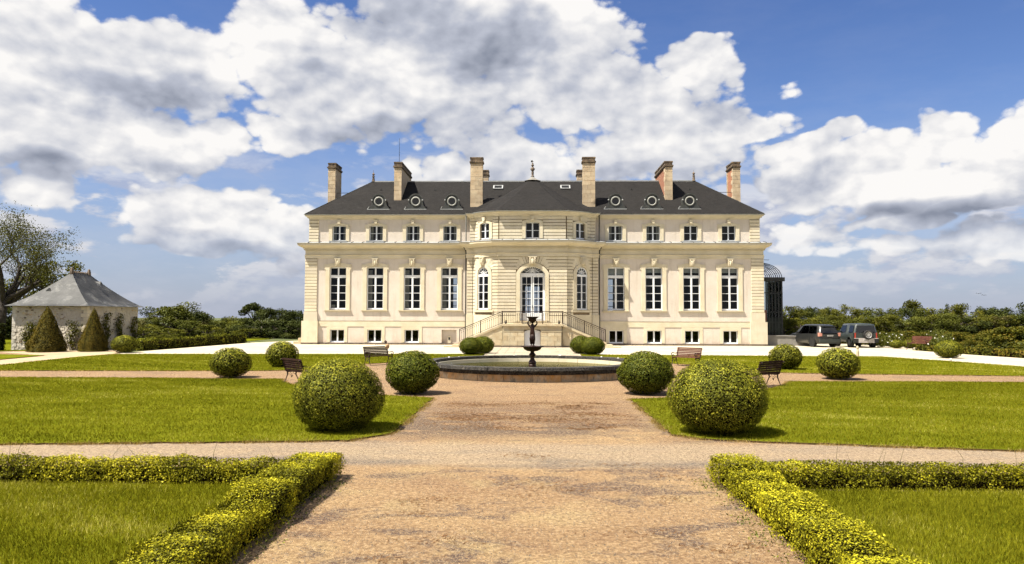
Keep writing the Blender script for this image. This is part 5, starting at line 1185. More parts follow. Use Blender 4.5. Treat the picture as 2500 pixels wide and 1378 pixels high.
def proto_tree(kind, seed):
    """tree of height 1 and crown width 1"""
    rs = random.Random(seed); tr = MB(); lobes = []
    if kind in ('round', 'dark', 'light', 'brown'):
        tr.tube([(0, 0, -0.05), (0.01, 0, 0.2), (-0.01, 0.01, 0.45), (0.01, 0, 0.7)], [0.03, 0.024, 0.018, 0.008], 7)
        for i in range(7): a = rs.uniform(0, 6.28); z = rs.uniform(0.3, 0.55); tr.tube([(0, 0, z), (0.15*math.cos(a), 0.15*math.sin(a), z+0.14), (0.28*math.cos(a), 0.28*math.sin(a), z+0.24)], [0.012, 0.008, 0.003], 5)
        n = 24 if kind != 'light' else 32
        for i in range(n):
            a = rs.uniform(0, 6.28); z = rs.uniform(0.10, 0.90); e = math.sqrt(max(0.03, 1-((z-0.48)/0.52)**2)); q = (0.42*e)*rs.uniform(0.35, 1.0); rr = rs.uniform(0.09, 0.17)*(1.0 if kind != 'light' else 0.8)
            lobes.append((q*math.cos(a), q*math.sin(a), z, rr, rs.uniform(0.6, 0.9)))
        cr = crown(lobes, 8200 if kind != 'light' else 6200, 0.027, 0.55)
    elif kind == 'pine':
        tr.tube([(0, 0, -0.05), (0.02, 0, 0.3), (0.05, 0, 0.55), (0.06, 0, 0.78)], [0.03, 0.024, 0.02, 0.01], 7)
        for i in range(8): a = i*0.8; tr.tube([(0.05, 0, 0.58), (0.05+0.2*math.cos(a), 0.2*math.sin(a), 0.75), (0.05+0.34*math.cos(a), 0.34*math.sin(a), 0.84)], [0.012, 0.008, 0.003], 5)
        for i in range(16): a = rs.uniform(0, 6.28); q = rs.uniform(0.0, 0.40); lobes.append((q*math.cos(a), q*math.sin(a), 0.90-q*0.45+rs.uniform(-0.03, 0.02), rs.uniform(0.09, 0.14), 0.55))
        cr = crown(lobes, 5200, 0.026, 0.4)
    elif kind == 'conifer':
        tr.tube([(0, 0, -0.05), (0, 0, 0.9)], [0.03, 0.006], 7)
        for i in range(40):
            z = 0.12+0.84*i/40; q = 0.42*(1-z)**0.8*rs.uniform(0.3, 1); a = rs.uniform(0, 6.28); lobes.append((q*math.cos(a), q*math.sin(a), z, 0.05+0.09*(1-z), 0.55))
        cr = crown(lobes, 5200, 0.026, 0.5)
    else:
        tr.tube([(0, 0, -0.05), (0, 0, 0.5)], [0.03, 0.01], 6)
        for i in range(26):
            a = rs.uniform(0, 6.28); z = rs.uniform(0.12, 0.80); e = math.sqrt(max(0.05, 1-(z/0.9)**2)); q = 0.40*e*rs.uniform(0.3, 1); lobes.append((q*math.cos(a), q*math.sin(a), z, rs.uniform(0.10, 0.17), 0.85))
        cr = crown(lobes, 5600, 0.036, 0.5)
    mat = {'round': 'leaf_tree', 'dark': 'leaf_dark', 'light': 'leaf_light', 'brown': 'leaf_brown', 'pine': 'leaf_dark', 'conifer': 'leaf_dark', 'shrub': 'leaf_shrub'}[kind]
    return meshonly('trunk', tr, 'bark', True), npmesh('crown', cr[0], cr[1], mat, cr[2])
PROTO = {}
for k, n in (('round', 3), ('dark', 3), ('light', 3), ('brown', 1), ('pine', 1), ('conifer', 1), ('shrub', 2)): PROTO[k] = [proto_tree(k, 11*i+len(k)) for i in range(n)]
TREES_L = [('dark', -51.32, 100, 4.0, 6.1), ('round', -44.77, 92, 4.29, 6.6), ('dark', -44.73, 96, 3.62, 4.8), ('round', -47.44, 94, 3.8, 4.7), ('brown', -46.02, 100, 3.18, 3.9), ('brown', -51.25, 96, 2.32, 3.7), ('light', -44.63, 84, 1.56, 3.7), ('light', -38.77, 78, 1.1, 3.0), ('round', -39.72, 84, 1.86, 4.2), ('dark', -46.07, 104, 2.11, 3.5), ('dark', -42.49, 100, 2.57, 3.3), ('light', -36.44, 82, 1.42, 3.6), ('round', -35.11, 84, 1.96, 3.7), ('light', -36.49, 92, 2.55, 4.6), ('pine', -36.27, 95, 4.53, 4.1), ('dark', -32.56, 90, 3.36, 4.0), ('dark', -29.86, 88, 3.54, 4.4), ('conifer', -29.93, 95, 3.38, 2.9), ('dark', -29.46, 80, 1.99, 4.4), ('dark', -26.09, 78, 2.09, 4.3), ('light', -29.64, 77, 1.06, 3.0), ('dark', -36.46, 90, 2.35, 4.0), ('dark', -30.25, 86, 3.65, 3.8), ('dark', -24.22, 76, 1.81, 2.9), ('light', -50.23, 76, 8.46, 5.9), ('light', -55.35, 79, 7.27, 5.7), ('dark', -51.56, 70, 3.73, 4.3), ('dark', -50.96, 72, 3.78, 4.0), ('round', -51.82, 80, 4.63, 5.3), ('round', -56.5, 74, 5.69, 6.1), ('round', -50.75, 84, 2.86, 4.2), ('light', -49.37, 88, 2.01, 3.9)]
TREES_R = [('light', 24.66, 72, 3.67, 3.2), ('dark', 30.64, 84, 3.85, 2.8), ('dark', 33.19, 86, 4.04, 2.9), ('light', 32.16, 80, 3.48, 3.1), ('light', 31.84, 76, 3.92, 2.1), ('round', 37.96, 86, 3.29, 3.8), ('round', 41.87, 90, 3.79, 4.0), ('dark', 44.94, 92, 4.08, 3.8), ('light', 47.8, 94, 4.74, 4.7), ('round', 46.76, 88, 3.72, 3.9), ('conifer', 50.73, 92, 4.39, 2.4), ('light', 51.46, 90, 4.2, 3.7), ('brown', 53.85, 96, 3.75, 3.2), ('dark', 56.26, 94, 4.14, 4.2), ('dark', 59.62, 96, 4.39, 4.3), ('dark', 59.5, 92, 4.61, 4.6), ('dark', 62.19, 92, 4.47, 5.1), ('round', 22.23, 66, 2.25, 2.9), ('light', 24.02, 67, 2.47, 3.0), ('round', 26.04, 68, 2.56, 3.0), ('light', 28.1, 69, 2.64, 3.1), ('round', 30.21, 70, 2.5, 3.1), ('light', 31.72, 70, 2.58, 3.1), ('light', 33.3, 70, 2.66, 3.1), ('round', 35.42, 71, 2.59, 3.1), ('light', 37.47, 72, 2.79, 3.4), ('round', 39.21, 72, 2.8, 3.6), ('dark', 40.94, 72, 2.69, 3.4), ('light', 43.08, 73, 2.81, 3.4), ('brown', 45.25, 74, 2.62, 3.3), ('light', 46.64, 74, 2.83, 3.3), ('dark', 48.22, 74, 3.03, 4.1), ('shrub', 29.24, 62, 1.33, 2.4), ('shrub', 30.41, 61, 1.55, 2.4), ('shrub', 31.2, 60, 1.37, 2.0), ('shrub', 32.1, 59, 1.59, 2.6), ('shrub', 32.54, 57, 1.46, 2.5), ('shrub', 32.42, 55, 1.28, 2.1), ('shrub', 34.97, 58, 1.61, 2.2), ('shrub', 28.63, 64, 1.33, 2.5), ('shrub', 30.28, 48, 2.04, 4.0), ('light', 63.91, 88, 3.67, 5.8), ('dark', 67.03, 86, 3.88, 5.7), ('round', 69.91, 84, 3.85, 5.6), ('round', 47.21, 66, 2.43, 4.0), ('light', 49.85, 64, 2.44, 3.9)]
TL = {'round': 'leafy mid green tree', 'dark': 'dense dark green tree', 'light': 'pale yellow green leafy tree', 'brown': 'brownish sparse tree', 'pine': 'umbrella pine', 'conifer': 'pointed dark conifer', 'shrub': 'leafy garden shrub'}
SPECIAL = {('pine', 'L'): 'umbrella pine rising above the wood left of the chateau', ('conifer', 'L'): 'pointed dark conifer close to the left corner of the chateau',
           ('conifer', 'R'): 'pointed dark conifer standing out of the wood on the right'}
def put_tree(kind, x, y, ztop, w, lab, grp, i, nm=None):
    t, c = PROTO[kind][i % len(PROTO[kind])]; zb = terr(y); H = (ztop-zb)
    # lobes reach slightly above height 1: fit the leafy outline, not the stem
    e = thing(nm or {'pine': 'pine_tree', 'conifer': 'conifer_tree', 'shrub': 'shrub'}.get(kind, 'tree'), lab, 'shrub' if kind == 'shrub' else 'tree', (x, y, zb), i*2.3, grp)
    w = max(w*(1.5 if kind not in ('shrub', 'conifer', 'pine') else 1.15), 0.95*H if kind not in ('shrub', 'conifer', 'pine') else w)
    e.scale = (w, w, H*0.99)
    for nm2, me in (('trunk', t), ('crown', c)):
        o = bpy.data.objects.new(nm2, me); COL.objects.link(o); o.parent = e
    return e
ORD = ['leftmost', 'second from the left', 'third from the left', 'fourth from the left', 'fifth from the left', 'sixth from the left', 'seventh from the left', 'eighth from the left', 'ninth from the left', 'tenth from the left', 'eleventh from the left', 'twelfth from the left', 'thirteenth from the left', 'fourteenth from the left', 'fifteenth from the left', 'sixteenth from the left']
def wording(k, x, y, zt, side):
    row = 'nearer' if (side == 'R' and y < 80) or (side == 'L' and y < 88) else 'farther'
    return (k, row, 'behind' if x < -30 else side)
for side, lst in (('L', TREES_L), ('R', TREES_R)):
    keys = [wording(k, x, y, zt, side) for (k, x, y, zt, w) in lst]
    rank = {}
    for i in sorted(range(len(lst)), key=lambda i: lst[i][1]/lst[i][2]): rank[i] = sum(1 for j in rank if keys[j] == keys[i])
    for i, (k, x, y, zt, w) in enumerate(lst):
        if y < 62 and k == 'shrub' and zt > 1.6: lab, grp = ('large rounded evergreen shrub at the right edge of the photo' if x < 31.5 else 'large rounded evergreen shrub just outside the right edge'), None
        elif (k, side) in SPECIAL: lab, grp = SPECIAL[(k, side)], None
        else:
            row = keys[i][1]; cnt = keys.count(keys[i]); o_ = ORD[rank[i]]+' ' if cnt > 1 else 'only '
            where = 'right of the drive' if k == 'shrub' else ('behind the outbuilding' if keys[i][2] == 'behind' else ('left of the chateau' if side == 'L' else 'right of the chateau'))
            lab = o_+row+' '+TL[k]+' '+where; grp = ('shrubs ' if k == 'shrub' else 'trees ')+where
        put_tree(k, x, y, zt, w, lab, grp, i)
# far mass of woodland closing the horizon
def wood(name, lab, x0, x1, y0, y1, n, hmin, hmax):
    Ps = []; Ns = []; T = []
    for i in range(n):
        x = rng.uniform(x0, x1); y = rng.uniform(y0, y1); r = rng.uniform(2.5, 4.5); z = terr(y)+rng.uniform(hmin, hmax)-r*0.7
        m_ = 900; D = rsph(m_); P = D*(r*(1-0.3*rng.uniform(0, 1, m_)**2))[:, None]*[1, 1, 0.85]+[x, y, z]; Ps.append(P); Ns.append(D+rng.normal(size=(m_, 3))*0.7); T.append(np.clip(rng.uniform(0, 0.9, m_)+rng.normal(0, 0.2), 0, 1))
        P2 = np.c_[x+rng.uniform(-r, r, 200), y+rng.uniform(-r, r, 200), rng.uniform(terr(y), z, 200)]; Ps.append(P2); Ns.append(rng.normal(size=(200, 3))); T.append(rng.uniform(0, 0.6, 200))
    P = np.concatenate(Ps); V, F = leafquads(P, np.concatenate(Ns), 0.42, 0.7); o = bpy.data.objects.new(name, npmesh(name, V, F, 'leaf_tree', np.repeat(np.concatenate(T), 4))); COL.objects.link(o); stuff(o); o['label'] = lab; o['category'] = 'wood'
wood('far_wood', 'far mass of trees closing the view left of the chateau', -130, -12, 108, 135, 70, 4.2, 6.4)
wood('far_wood', 'far mass of trees closing the view right of the chateau', 22, 140, 104, 135, 70, 5.0, 7.4)

# old spreading tree at the left edge, thin spring foliage
def big_tree():
    e = thing('old_tree', 'tall bare branched tree with thin foliage at the left edge', 'tree', (-43.0, 58.5, 0))
    rs = random.Random(5); tr = MB(); tips = []
    def grow(p, d, L, r, lev):
        pts = [p]; rad = [r]; k = 4; cur = p; dd = d.copy()
        for i in range(k):
            dd = (dd+Vector((rs.uniform(-1, 1), rs.uniform(-1, 1), rs.uniform(-0.7, 1.0)))*0.20).normalized(); cur = cur+dd*L/k; pts.append(cur); rad.append(r*(1-0.45*(i+1)/k))
        tr.tube(pts, rad, 6 if lev < 2 else 4, False)
        if lev >= 3: tips.append((pts[2], lev)); tips.append((pts[4], lev))
        if lev >= 5: return
        for j in range(rs.choice((2, 3, 3)) if lev < 4 else 2):
            i = rs.randint(2, 4); a = Vector((rs.uniform(-1, 1), rs.uniform(-1, 1), rs.uniform(-0.35, 0.8))).normalized(); nd = (dd*0.75+a*0.75).normalized()
            grow(pts[i], nd, L*rs.uniform(0.60, 0.82), rad[i]*rs.uniform(0.55, 0.72), lev+1)
    tr.tube([(-43.0, 58.5, -0.1), (-42.9, 58.5, 1.5), (-42.6, 58.4, 3.4)], [0.50, 0.40, 0.36], 10)
    S = Vector((-42.6, 58.4, 3.3))
    for d, L, r in (((0.75, -0.1, 0.55), 3.3, 0.22), ((0.45, 0.3, 0.9), 3.2, 0.20), ((0.05, -0.3, 1.0), 3.2, 0.22), ((-0.6, 0.2, 0.8), 3.2, 0.20), ((0.2, 0.5, 1.0), 3.0, 0.18), ((-0.8, -0.3, 0.4), 3.0, 0.18), ((0.9, 0.25, 0.85), 3.5, 0.18)):
        grow(S+Vector((0, 0, rs.uniform(-0.6, 0.3))), Vector(d).normalized(), L, r, 1)
    obj('trunk', tr, 'bark', e, True)
    Ps = []
    for p, lev in tips:
        if rs.random() < 0.72: Ps.append(np.array(p)+rng.normal(size=(24, 3))*[0.36, 0.36, 0.24])
    P = np.concatenate(Ps)-np.array([-43.0, 58.5, 0]); V, F = leafquads(P, rng.normal(size=P.shape), 0.13, 0.6)
    o = bpy.data.objects.new('foliage', npmesh('foliage', V, F, 'leaf_olive', np.repeat(rng.uniform(0, 1, len(P)), 4))); COL.objects.link(o); o.parent = e
big_tree()

# ---------------------------------------------------------------- fountain basin
BX, BY = 0.0, 30.5
ba = thing('fountain_basin', 'round weathered stone basin full of greenish water before the chateau', 'basin', (BX, BY, 0))
def ringbox(r0, r1, z0, z1, a0, a1, n=3, top_in=0.0):
    m_ = MB(); v = []
    for i in range(n+1):
        a = a0+(a1-a0)*i/n
        for r, z in ((r0, z0), (r1, z0), (r1-top_in, z1), (r0, z1)): v.append((r*math.cos(a), r*math.sin(a), z))
    f = [(i*4+j, i*4+(j+1) % 4, (i+1)*4+(j+1) % 4, (i+1)*4+j) for i in range(n) for j in range(4)]+[(3, 2, 1, 0), (n*4, n*4+1, n*4+2, n*4+3)]
    return m_.add(v, f)
NS = 26; st = 2*math.pi/NS; g_ = 0.0022
cop = meshonly('coping_stone', ringbox(3.98, 4.52, 0.41, 0.52, g_, st-g_, 4, 0.02), 'rim_stone')
led = meshonly('ledge_stone', ringbox(4.0, 4.43, 0.335, 0.405, g_, st-g_, 4, 0.0), 'rim_stone')
led2 = meshonly('ledge_stone', ringbox(4.0, 4.36, 0.26, 0.33, g_, st-g_, 4, 0.0), 'rim_stone')
wal = meshonly('wall_stone', ringbox(4.0, 4.27, 0.0, 0.255, g_, st-g_, 4, 0.0), 'basin_stone')
inn = meshonly('inner_stone', ringbox(3.90, 4.02, 0.0, 0.40, g_*0.7, st-g_*0.7, 4, 0.0), 'stone_band')
for i in range(NS):
    for nm, me, ph in (('coping_stone', cop, 0), ('ledge_stone', led, 0.3), ('ledge_stone', led2, 0.7), ('wall_stone', wal, 0.5), ('inner_stone', inn, 0.2)):
        inst(nm, me, ba, (BX, BY, random.uniform(-0.004, 0.004)), (i+ph)*st+random.uniform(-0.002, 0.002))
obj('backing', ringbox(4.03, 4.24, 0.0, 0.40, 0, 2*math.pi, 64).warp(lambda p: (p[0]+BX, p[1]+BY, p[2])), 'base_stone', ba)
def water_mat():
    g = newmat('water'); P = geo(g); o = g.node('ShaderNodeOutputMaterial')
    d = g.node('ShaderNodeBsdfDiffuse'); g.put(d.inputs[0], g.mix(g.mr(g.noise(P, 1.1, 4), 0.35, 0.65), (0.060, 0.050, 0.012), (0.030, 0.038, 0.008)))
    gl = g.node('ShaderNodeBsdfGlossy'); gl.inputs['Roughness'].default_value = 0.10; gl.inputs['Color'].default_value = (0.50, 0.48, 0.36, 1)
    b = g.node('ShaderNodeBump'); b.inputs['Strength'].default_value = 0.15; b.inputs['Distance'].default_value = 0.03; g.put(b.inputs['Height'], g.noise(P, 5, 3)); g.t.links.new(b.outputs[0], gl.inputs['Normal'])
    fr = g.node('ShaderNodeFresnel'); fr.inputs[0].default_value = 1.33; m_ = g.node('ShaderNodeMixShader'); g.put(m_.inputs[0], fr.outputs[0])
    g.t.links.new(d.outputs[0], m_.inputs[1]); g.t.links.new(gl.outputs[0], m_.inputs[2]); g.t.links.new(m_.outputs[0], o.inputs[0])
water_mat()
o = obj('water', MB().lathe([(3.95, 0.24), (3.95, 0.245)], 64, (BX, BY, 0)), 'water'); struct(o)
stc = MB()
for i in range(14): a = random.uniform(-0.5, 3.6); r = random.uniform(4.05, 4.4); s = random.uniform(0.02, 0.05); stc.lathe([(0, 0), (s, 0.005), (s*0.8, s*0.7), (0, s)], 6, (BX+r*math.cos(a), BY+r*math.sin(a), 0.52))
stuff(obj('moss_tufts', stc, 'petal', ba))
obj('float', MB().lathe([(0, -0.06), (0.05, -0.03), (0.06, 0), (0.05, 0.04), (0, 0.06)], 8, (-3.55, 32.2, 0.28)), 'petal', ba, True)

# bronze fountain with a figure carrying an urn
fo = thing('fountain', 'dark bronze fountain with a figure lifting an urn over a shallow tray', 'fountain', (BX, BY, 0.0))
obj('pedestal', MB().lathe([(0.24, 0.0), (0.24, 0.10), (0.155, 0.14), (0.155, 0.345), (0.14, 0.373), (0.165, 0.43), (0.14, 0.503), (0.085, 0.578), (0.085, 0.671), (0.145, 0.765), (0.075, 0.858), (0.09, 0.91), (0.10, 0.93)], 8, (BX, BY, 0)), 'bronze', fo)
tray = [(0.09, 0.90), (0.22, 0.914), (0.34, 0.985), (0.38, 1.06), (0.47, 1.085), (0.50, 1.11), (0.47, 1.115), (0.36, 1.09), (0.0, 1.08)]
tm = MB().lathe(tray, 32, (BX, BY, 0), cap=False); obj('tray', tm, 'bronze', fo, True)
def skinbody(name, joints, edges, radii, mat, parent, root=0, sub=2):
    me = bpy.data.meshes.new(name); me.from_pydata(joints, edges, []); o = bpy.data.objects.new(name, me); COL.objects.link(o)
    m1 = o.modifiers.new('skin', 'SKIN'); m2 = o.modifiers.new('sub', 'SUBSURF'); m2.levels = sub; m2.render_levels = sub
    for i, r in enumerate(radii): me.skin_vertices[0].data[i].radius = (r, r) if not isinstance(r, tuple) else r
    me.skin_vertices[0].data[root].use_root = True
    dg = bpy.context.evaluated_depsgraph_get(); dg.update(); ne = bpy.data.meshes.new_from_object(o.evaluated_get(dg)); bpy.data.objects.remove(o)
    ne.materials.clear(); ne.materials.append(MATS[mat]); ne.polygons.foreach_set('use_smooth', [True]*len(ne.polygons))
    q = bpy.data.objects.new(name, ne); COL.objects.link(q); q.parent = parent; return q
J = [(0, 0, 1.66), (0.0, 0.0, 1.78), (0.0, 0.01, 1.90), (0, 0.0, 1.985), (0, -0.005, 2.05),
     (0.055, 0, 1.62), (0.055, -0.035, 1.38), (0.045, 0.0, 1.17), (0.05, -0.07, 1.145),
     (-0.05, 0, 1.62), (-0.045, -0.01, 1.38), (-0.035, 0.02, 1.17), (-0.03, -0.06, 1.145),
     (0.125, 0, 1.945), (0.20, 0.01, 2.05), (0.15, -0.01, 2.16), (-0.125, 0, 1.945), (-0.20, 0.01, 2.05), (-0.15, -0.01, 2.16), (0.11, -0.02, 2.19), (-0.11, -0.02, 2.19)]
E_ = [(0, 1), (1, 2), (2, 3), (3, 4), (0, 5), (5, 6), (6, 7), (7, 8), (0, 9), (9, 10), (10, 11), (11, 12), (2, 13), (13, 14), (14, 15), (15, 19), (2, 16), (16, 17), (17, 18), (18, 20)]
Rr_ = [0.105, 0.078, 0.088, 0.042, 0.062, 0.072, 0.046, 0.028, 0.02, 0.072, 0.046, 0.028, 0.02, 0.040, 0.030, 0.022, 0.040, 0.030, 0.022, 0.018, 0.018]
skinbody('figure', J, E_, Rr_, 'bronze', fo)
skinbody('hair_knot', [(0, 0.03, 2.06), (0, 0.07, 2.09)], [(0, 1)], [0.055, 0.035], 'bronze', fo)
dm = MB()
for k in range(9): a = k*0.7; dm.tube([(BX+0.085*math.cos(a), BY+0.07*math.sin(a), 1.60), (BX+0.10*math.cos(a+0.2), BY+0.07*math.sin(a+0.2), 1.42), (BX+0.07*math.cos(a+0.3), BY+0.06*math.sin(a+0.3), 1.20)], [0.022, 0.028, 0.024], 5)
obj('drapery', dm, 'bronze', fo, True)
obj('plinth', MB().lathe([(0.14, 1.08), (0.13, 1.12), (0.10, 1.145), (0, 1.15)], 12, (BX, BY, 0)), 'bronze', fo)
obj('urn', MB().lathe([(0.0, 2.07), (0.07, 2.08), (0.12, 2.12), (0.155, 2.18), (0.165, 2.22), (0.19, 2.26), (0.27, 2.305), (0.285, 2.32), (0.26, 2.325), (0.14, 2.27), (0.0, 2.25)], 20, (BX, BY, 0), cap=False), 'bronze', fo, True)

# ---------------------------------------------------------------- benches
def make_bench(wood):
    root = thing('park_bench', 'bench', 'bench', (0, 0, 0))
    for s in (-1, 1):
        x = s*0.62; m_ = MB()
        m_.tube([(x, -0.26, 0.40), (x, 0.0, 0.385), (x, 0.18, 0.41), (x, 0.24, 0.55), (x, 0.32, 0.80), (x, 0.37, 0.83), (x, 0.38, 0.79)], [0.022, 0.02, 0.022, 0.02, 0.018, 0.02, 0.02], 6)
        fr_ = obj('end_frame', m_, 'iron', root, True)
        obj('armrest', MB().tube([(x, 0.27, 0.68), (x, 0.18, 0.60), (x, 0.02, 0.585), (x, -0.14, 0.62), (x, -0.27, 0.62), (x, -0.31, 0.57), (x, -0.29, 0.52), (x, -0.24, 0.50), (x, -0.22, 0.44)], [0.014, 0.018, 0.018, 0.018, 0.022, 0.02, 0.02, 0.016, 0.016], 6), 'iron', fr_, True)
        sc = MB()
        for (cy, cz_, r, a0, a1) in ((-0.14, 0.33, 0.055, 0, 330), (0.07, 0.33, 0.055, 180, -150), (-0.035, 0.27, 0.045, -160, 160), (-0.15, 0.50, 0.05, 0, 340)):
            sc.tube([(x, cy+r*(1-0.4*i/12)*math.cos(R(a0+(a1-a0)*i/12)), cz_+r*(1-0.4*i/12)*math.sin(R(a0+(a1-a0)*i/12))) for i in range(13)], 0.009, 4)
        sc.tube([(x, -0.035, 0.24), (x, -0.035, 0.17)], [0.035, 0.003], 5); obj('scrollwork', sc, 'iron', fr_, True)
        for y0, y1, fy in ((-0.22, -0.30, -0.36), (0.13, 0.24, 0.30)):
            obj('leg', MB().tube([(x, y0, 0.39), (x, y0*0.9+0.01, 0.28), (x, (y0+y1)/2, 0.14), (x, y1, 0.03), (x, fy, 0.02), (x, fy*1.06, 0.05)], [0.024, 0.022, 0.016, 0.016, 0.016, 0.012], 6), 'iron', root, True)
    S = [(0.265, 0.47), (0.285, 0.545), (0.305, 0.62), (0.325, 0.695), (0.345, 0.765), (0.368, 0.835)]
    for y, z in S: obj('back_slat', MB().bar((-0.66, y-0.06, z), (0.66, y-0.06, z), 0.02, 0.062), wood, root)
    for i in range(5): obj('seat_slat', MB().box(-0.66, -0.27+i*0.095, 0.41-(0.008 if i in (1, 2) else 0), 0.66, -0.27+i*0.095+0.078, 0.432-(0.008 if i in (1, 2) else 0)), wood, root)
    return root
b1 = make_bench('wood_dark'); b2 = make_bench('wood_red')
GB = 'park benches round the fountain circle'
def put_bench(o, x, y, th, lab):
    o.location = (x, y, 0.01); o.rotation_euler = (0, 0, R(th)); o['label'] = lab; o['group'] = GB
put_bench(b1, -7.35, 35.3, 42, 'dark slatted bench with a small bundle on its back, left behind the fountain')
put_bench(b2, 7.30, 35.4, -42, 'reddish slatted bench facing the fountain from behind on the right')
put_bench(copy_tree(b1), -7.95, 25.2, 136, 'dark bench seen from behind, partly hidden by the largest left box ball')
put_bench(copy_tree(b1), 7.72, 25.05, -141, 'dark bench seen from behind, beside the largest right box ball')
c = copy_tree(b2); put_bench(c, 27.9, 54.3, -62, 'red bench beside the pale drive, far right, in front of flowering bushes'); c.scale = (1.15, 1.15, 1.15)
# bundle on the bench back
bu = thing('cloth_bundle', 'small tan and dark brown bundle lying over the end of the bench back', 'bundle', (-7.06, 35.86, 0.84))
skinbody('bundle_body', [(0.0, 0, -0.10), (0.02, -0.03, 0.05), (0.03, 0.0, 0.16), (-0.05, -0.06, -0.02), (0.10, 0.02, 0.02)], [(0, 1), (1, 2), (1, 3), (1, 4)], [0.07, 0.10, 0.07, 0.05, 0.05], 'cloth', bu, 1)
skinbody('bundle_top', [(-0.02, 0, 0.18), (-0.07, -0.02, 0.25), (-0.14, -0.01, 0.27), (-0.06, 0.0, 0.32)], [(0, 1), (1, 2), (1, 3)], [0.06, 0.07, 0.04, 0.03], 'cloth_dark', bu, 1)

# ---------------------------------------------------------------- stone outbuilding
simple('rubble_plaster', (0.60, 0.55, 0.46), (0.74, 0.70, 0.62), 2.2, 0.95, 6, 0.9, 0.06)
def rubble():
    g = newmat('rubble'); P = geo(g)
    n = g.noise(P, 2.6, 7, 0.72, 0.6); v = g.vor(P, 5.5, 'F1')
    c = g.mix(g.mr(g.noise(P, 1.0, 4), 0.35, 0.65), (0.52, 0.47, 0.39), (0.64, 0.59, 0.50))
    c = g.mix(g.mr(g.noise(P, 6, 5, 0.7), 0.5, 0.7, 0, 0.5), c, (0.50, 0.43, 0.33))
    c = g.mix(g.mr(n, 0.58, 0.63), c, g.mix(g.mr(v, 0.1, 0.6), (0.20, 0.13, 0.085), (0.34, 0.27, 0.19)))
    return finish(g, c, 0.95, g.m('ADD', g.m('MULTIPLY', n, 2.0), v), 1.0, 0.05, spec=0.1)
rubble()
ox0, ox1, oy0, oy1, oz = -34.62, -29.57, 48.4, 54.7, 2.98
ou = thing('outbuilding', 'small square stone outbuilding with flared grey slate roof on the left', 'outbuilding', ((ox0+ox1)/2, (oy0+oy1)/2, 0))
mb = MB(); mb.box(ox0, oy0, 0, ox1, oy0+0.5, oz); mb.box(ox1-0.5, oy0+0.5, 0, ox1, oy1, oz); mb.box(ox0, oy0+0.5, 0, ox0+0.5, oy1, oz); mb.box(ox0+0.5, oy1-0.5, 0, ox1-0.5, oy1, oz)
w_ = obj('wall', mb, 'rubble', ou)
for i in range(12):
    z = i*0.245; lx, ly = (0.42, 0.22) if i % 2 else (0.24, 0.40)
    obj('quoin_stone', MB().box(ox1-lx, oy0-0.02, z+0.01, ox1+0.02, oy0+ly, z+0.235), 'stone_band', ou)
    obj('quoin_stone', MB().box(ox0-0.02, oy0-0.02, z+0.01, ox0+(0.3 if i % 2 else 0.2), oy0+0.2, z+0.235), 'rubble_plaster', ou)
rs_ = random.Random(3)
for i in range(110):
    if i < 66: x = rs_.uniform(ox0+0.3, ox1-0.5); x = ox0+0.3+(x-ox0)*(rs_.random()**0.6)*0.8 if rs_.random() < 0.6 else x; z = rs_.choice([rs_.uniform(0.1, 1.0), rs_.uniform(2.2, 2.85), rs_.uniform(0.2, 2.8)]); a = rs_.uniform(0.08, 0.22); h = rs_.uniform(0.04, 0.10); obj('stone', MB().cbox(x, oy0-0.03, z, x+a, oy0+0.1, z+h, 0.012), rs_.choice(['base_stone', 'perron_stone', 'chimney_stone']), w_)
    else: y = rs_.uniform(oy0+0.5, oy1-0.3); z = rs_.uniform(0.1, 2.8); a = rs_.uniform(0.1, 0.3); obj('stone', MB().box(ox1-0.1, y, z, ox1+0.025, y+a, z+rs_.uniform(0.05, 0.12)), rs_.choice(['base_stone', 'perron_stone', 'stone_band']), w_)
v = []; f = []; n = 9
rx, ry0, ry1, rz_ = -32.1, 50.6, 52.6, 5.35
for i in range(n+1):
    t = i/n; z = oz-0.02+(rz_-oz)*(t**1.28); a = 0.36*(1-t)
    for (cx, cy, tx_, ty_) in ((ox0, oy0, rx, ry0), (ox1, oy0, rx, ry0), (ox1, oy1, rx, ry1), (ox0, oy1, rx, ry1)):
        sx = -1 if cx == ox0 else 1; sy = -1 if cy == oy0 else 1; v.append((cx+(tx_-cx)*t+sx*a, cy+(ty_-cy)*t+sy*a, z))
for i in range(n):
    for j in range(4): f.append((i*4+j, i*4+(j+1) % 4, (i+1)*4+(j+1) % 4, (i+1)*4+j))
f.append((3, 2, 1, 0)); orf = obj('roof', MB().add(v, f), 'old_slate', ou)
rm = MB()
for i in range(9): rm.lathe([(0.07, 0), (0.08, 0.05), (0.04, 0.12)], 6, (rx, ry0+i*(ry1-ry0)/8, rz_-0.03))
obj('ridge_tiles', rm, 'base_stone', orf)
for y in (ry0, ry1): obj('ridge_end', MB().lathe([(0.16, -0.12), (0.14, 0.1), (0.09, 0.28), (0.05, 0.33)], 6, (rx, y, rz_)), 'base_stone', orf)
VO = MB().add([(-0.2, 0, 0), (0.2, 0, 0), (0, 0.05, 0.22), (0, 0.5, 0.2)], [(0, 1, 2), (0, 2, 3), (1, 3, 2), (0, 3, 1)])
inst('roof_vent', meshonly('roof_vent', VO, 'dark_iron'), orf, (-32.9, 49.35, 3.98)); inst('roof_vent', meshonly('roof_vent', VO, 'old_slate'), orf, (-30.8, 52.0, 4.55), R(90))
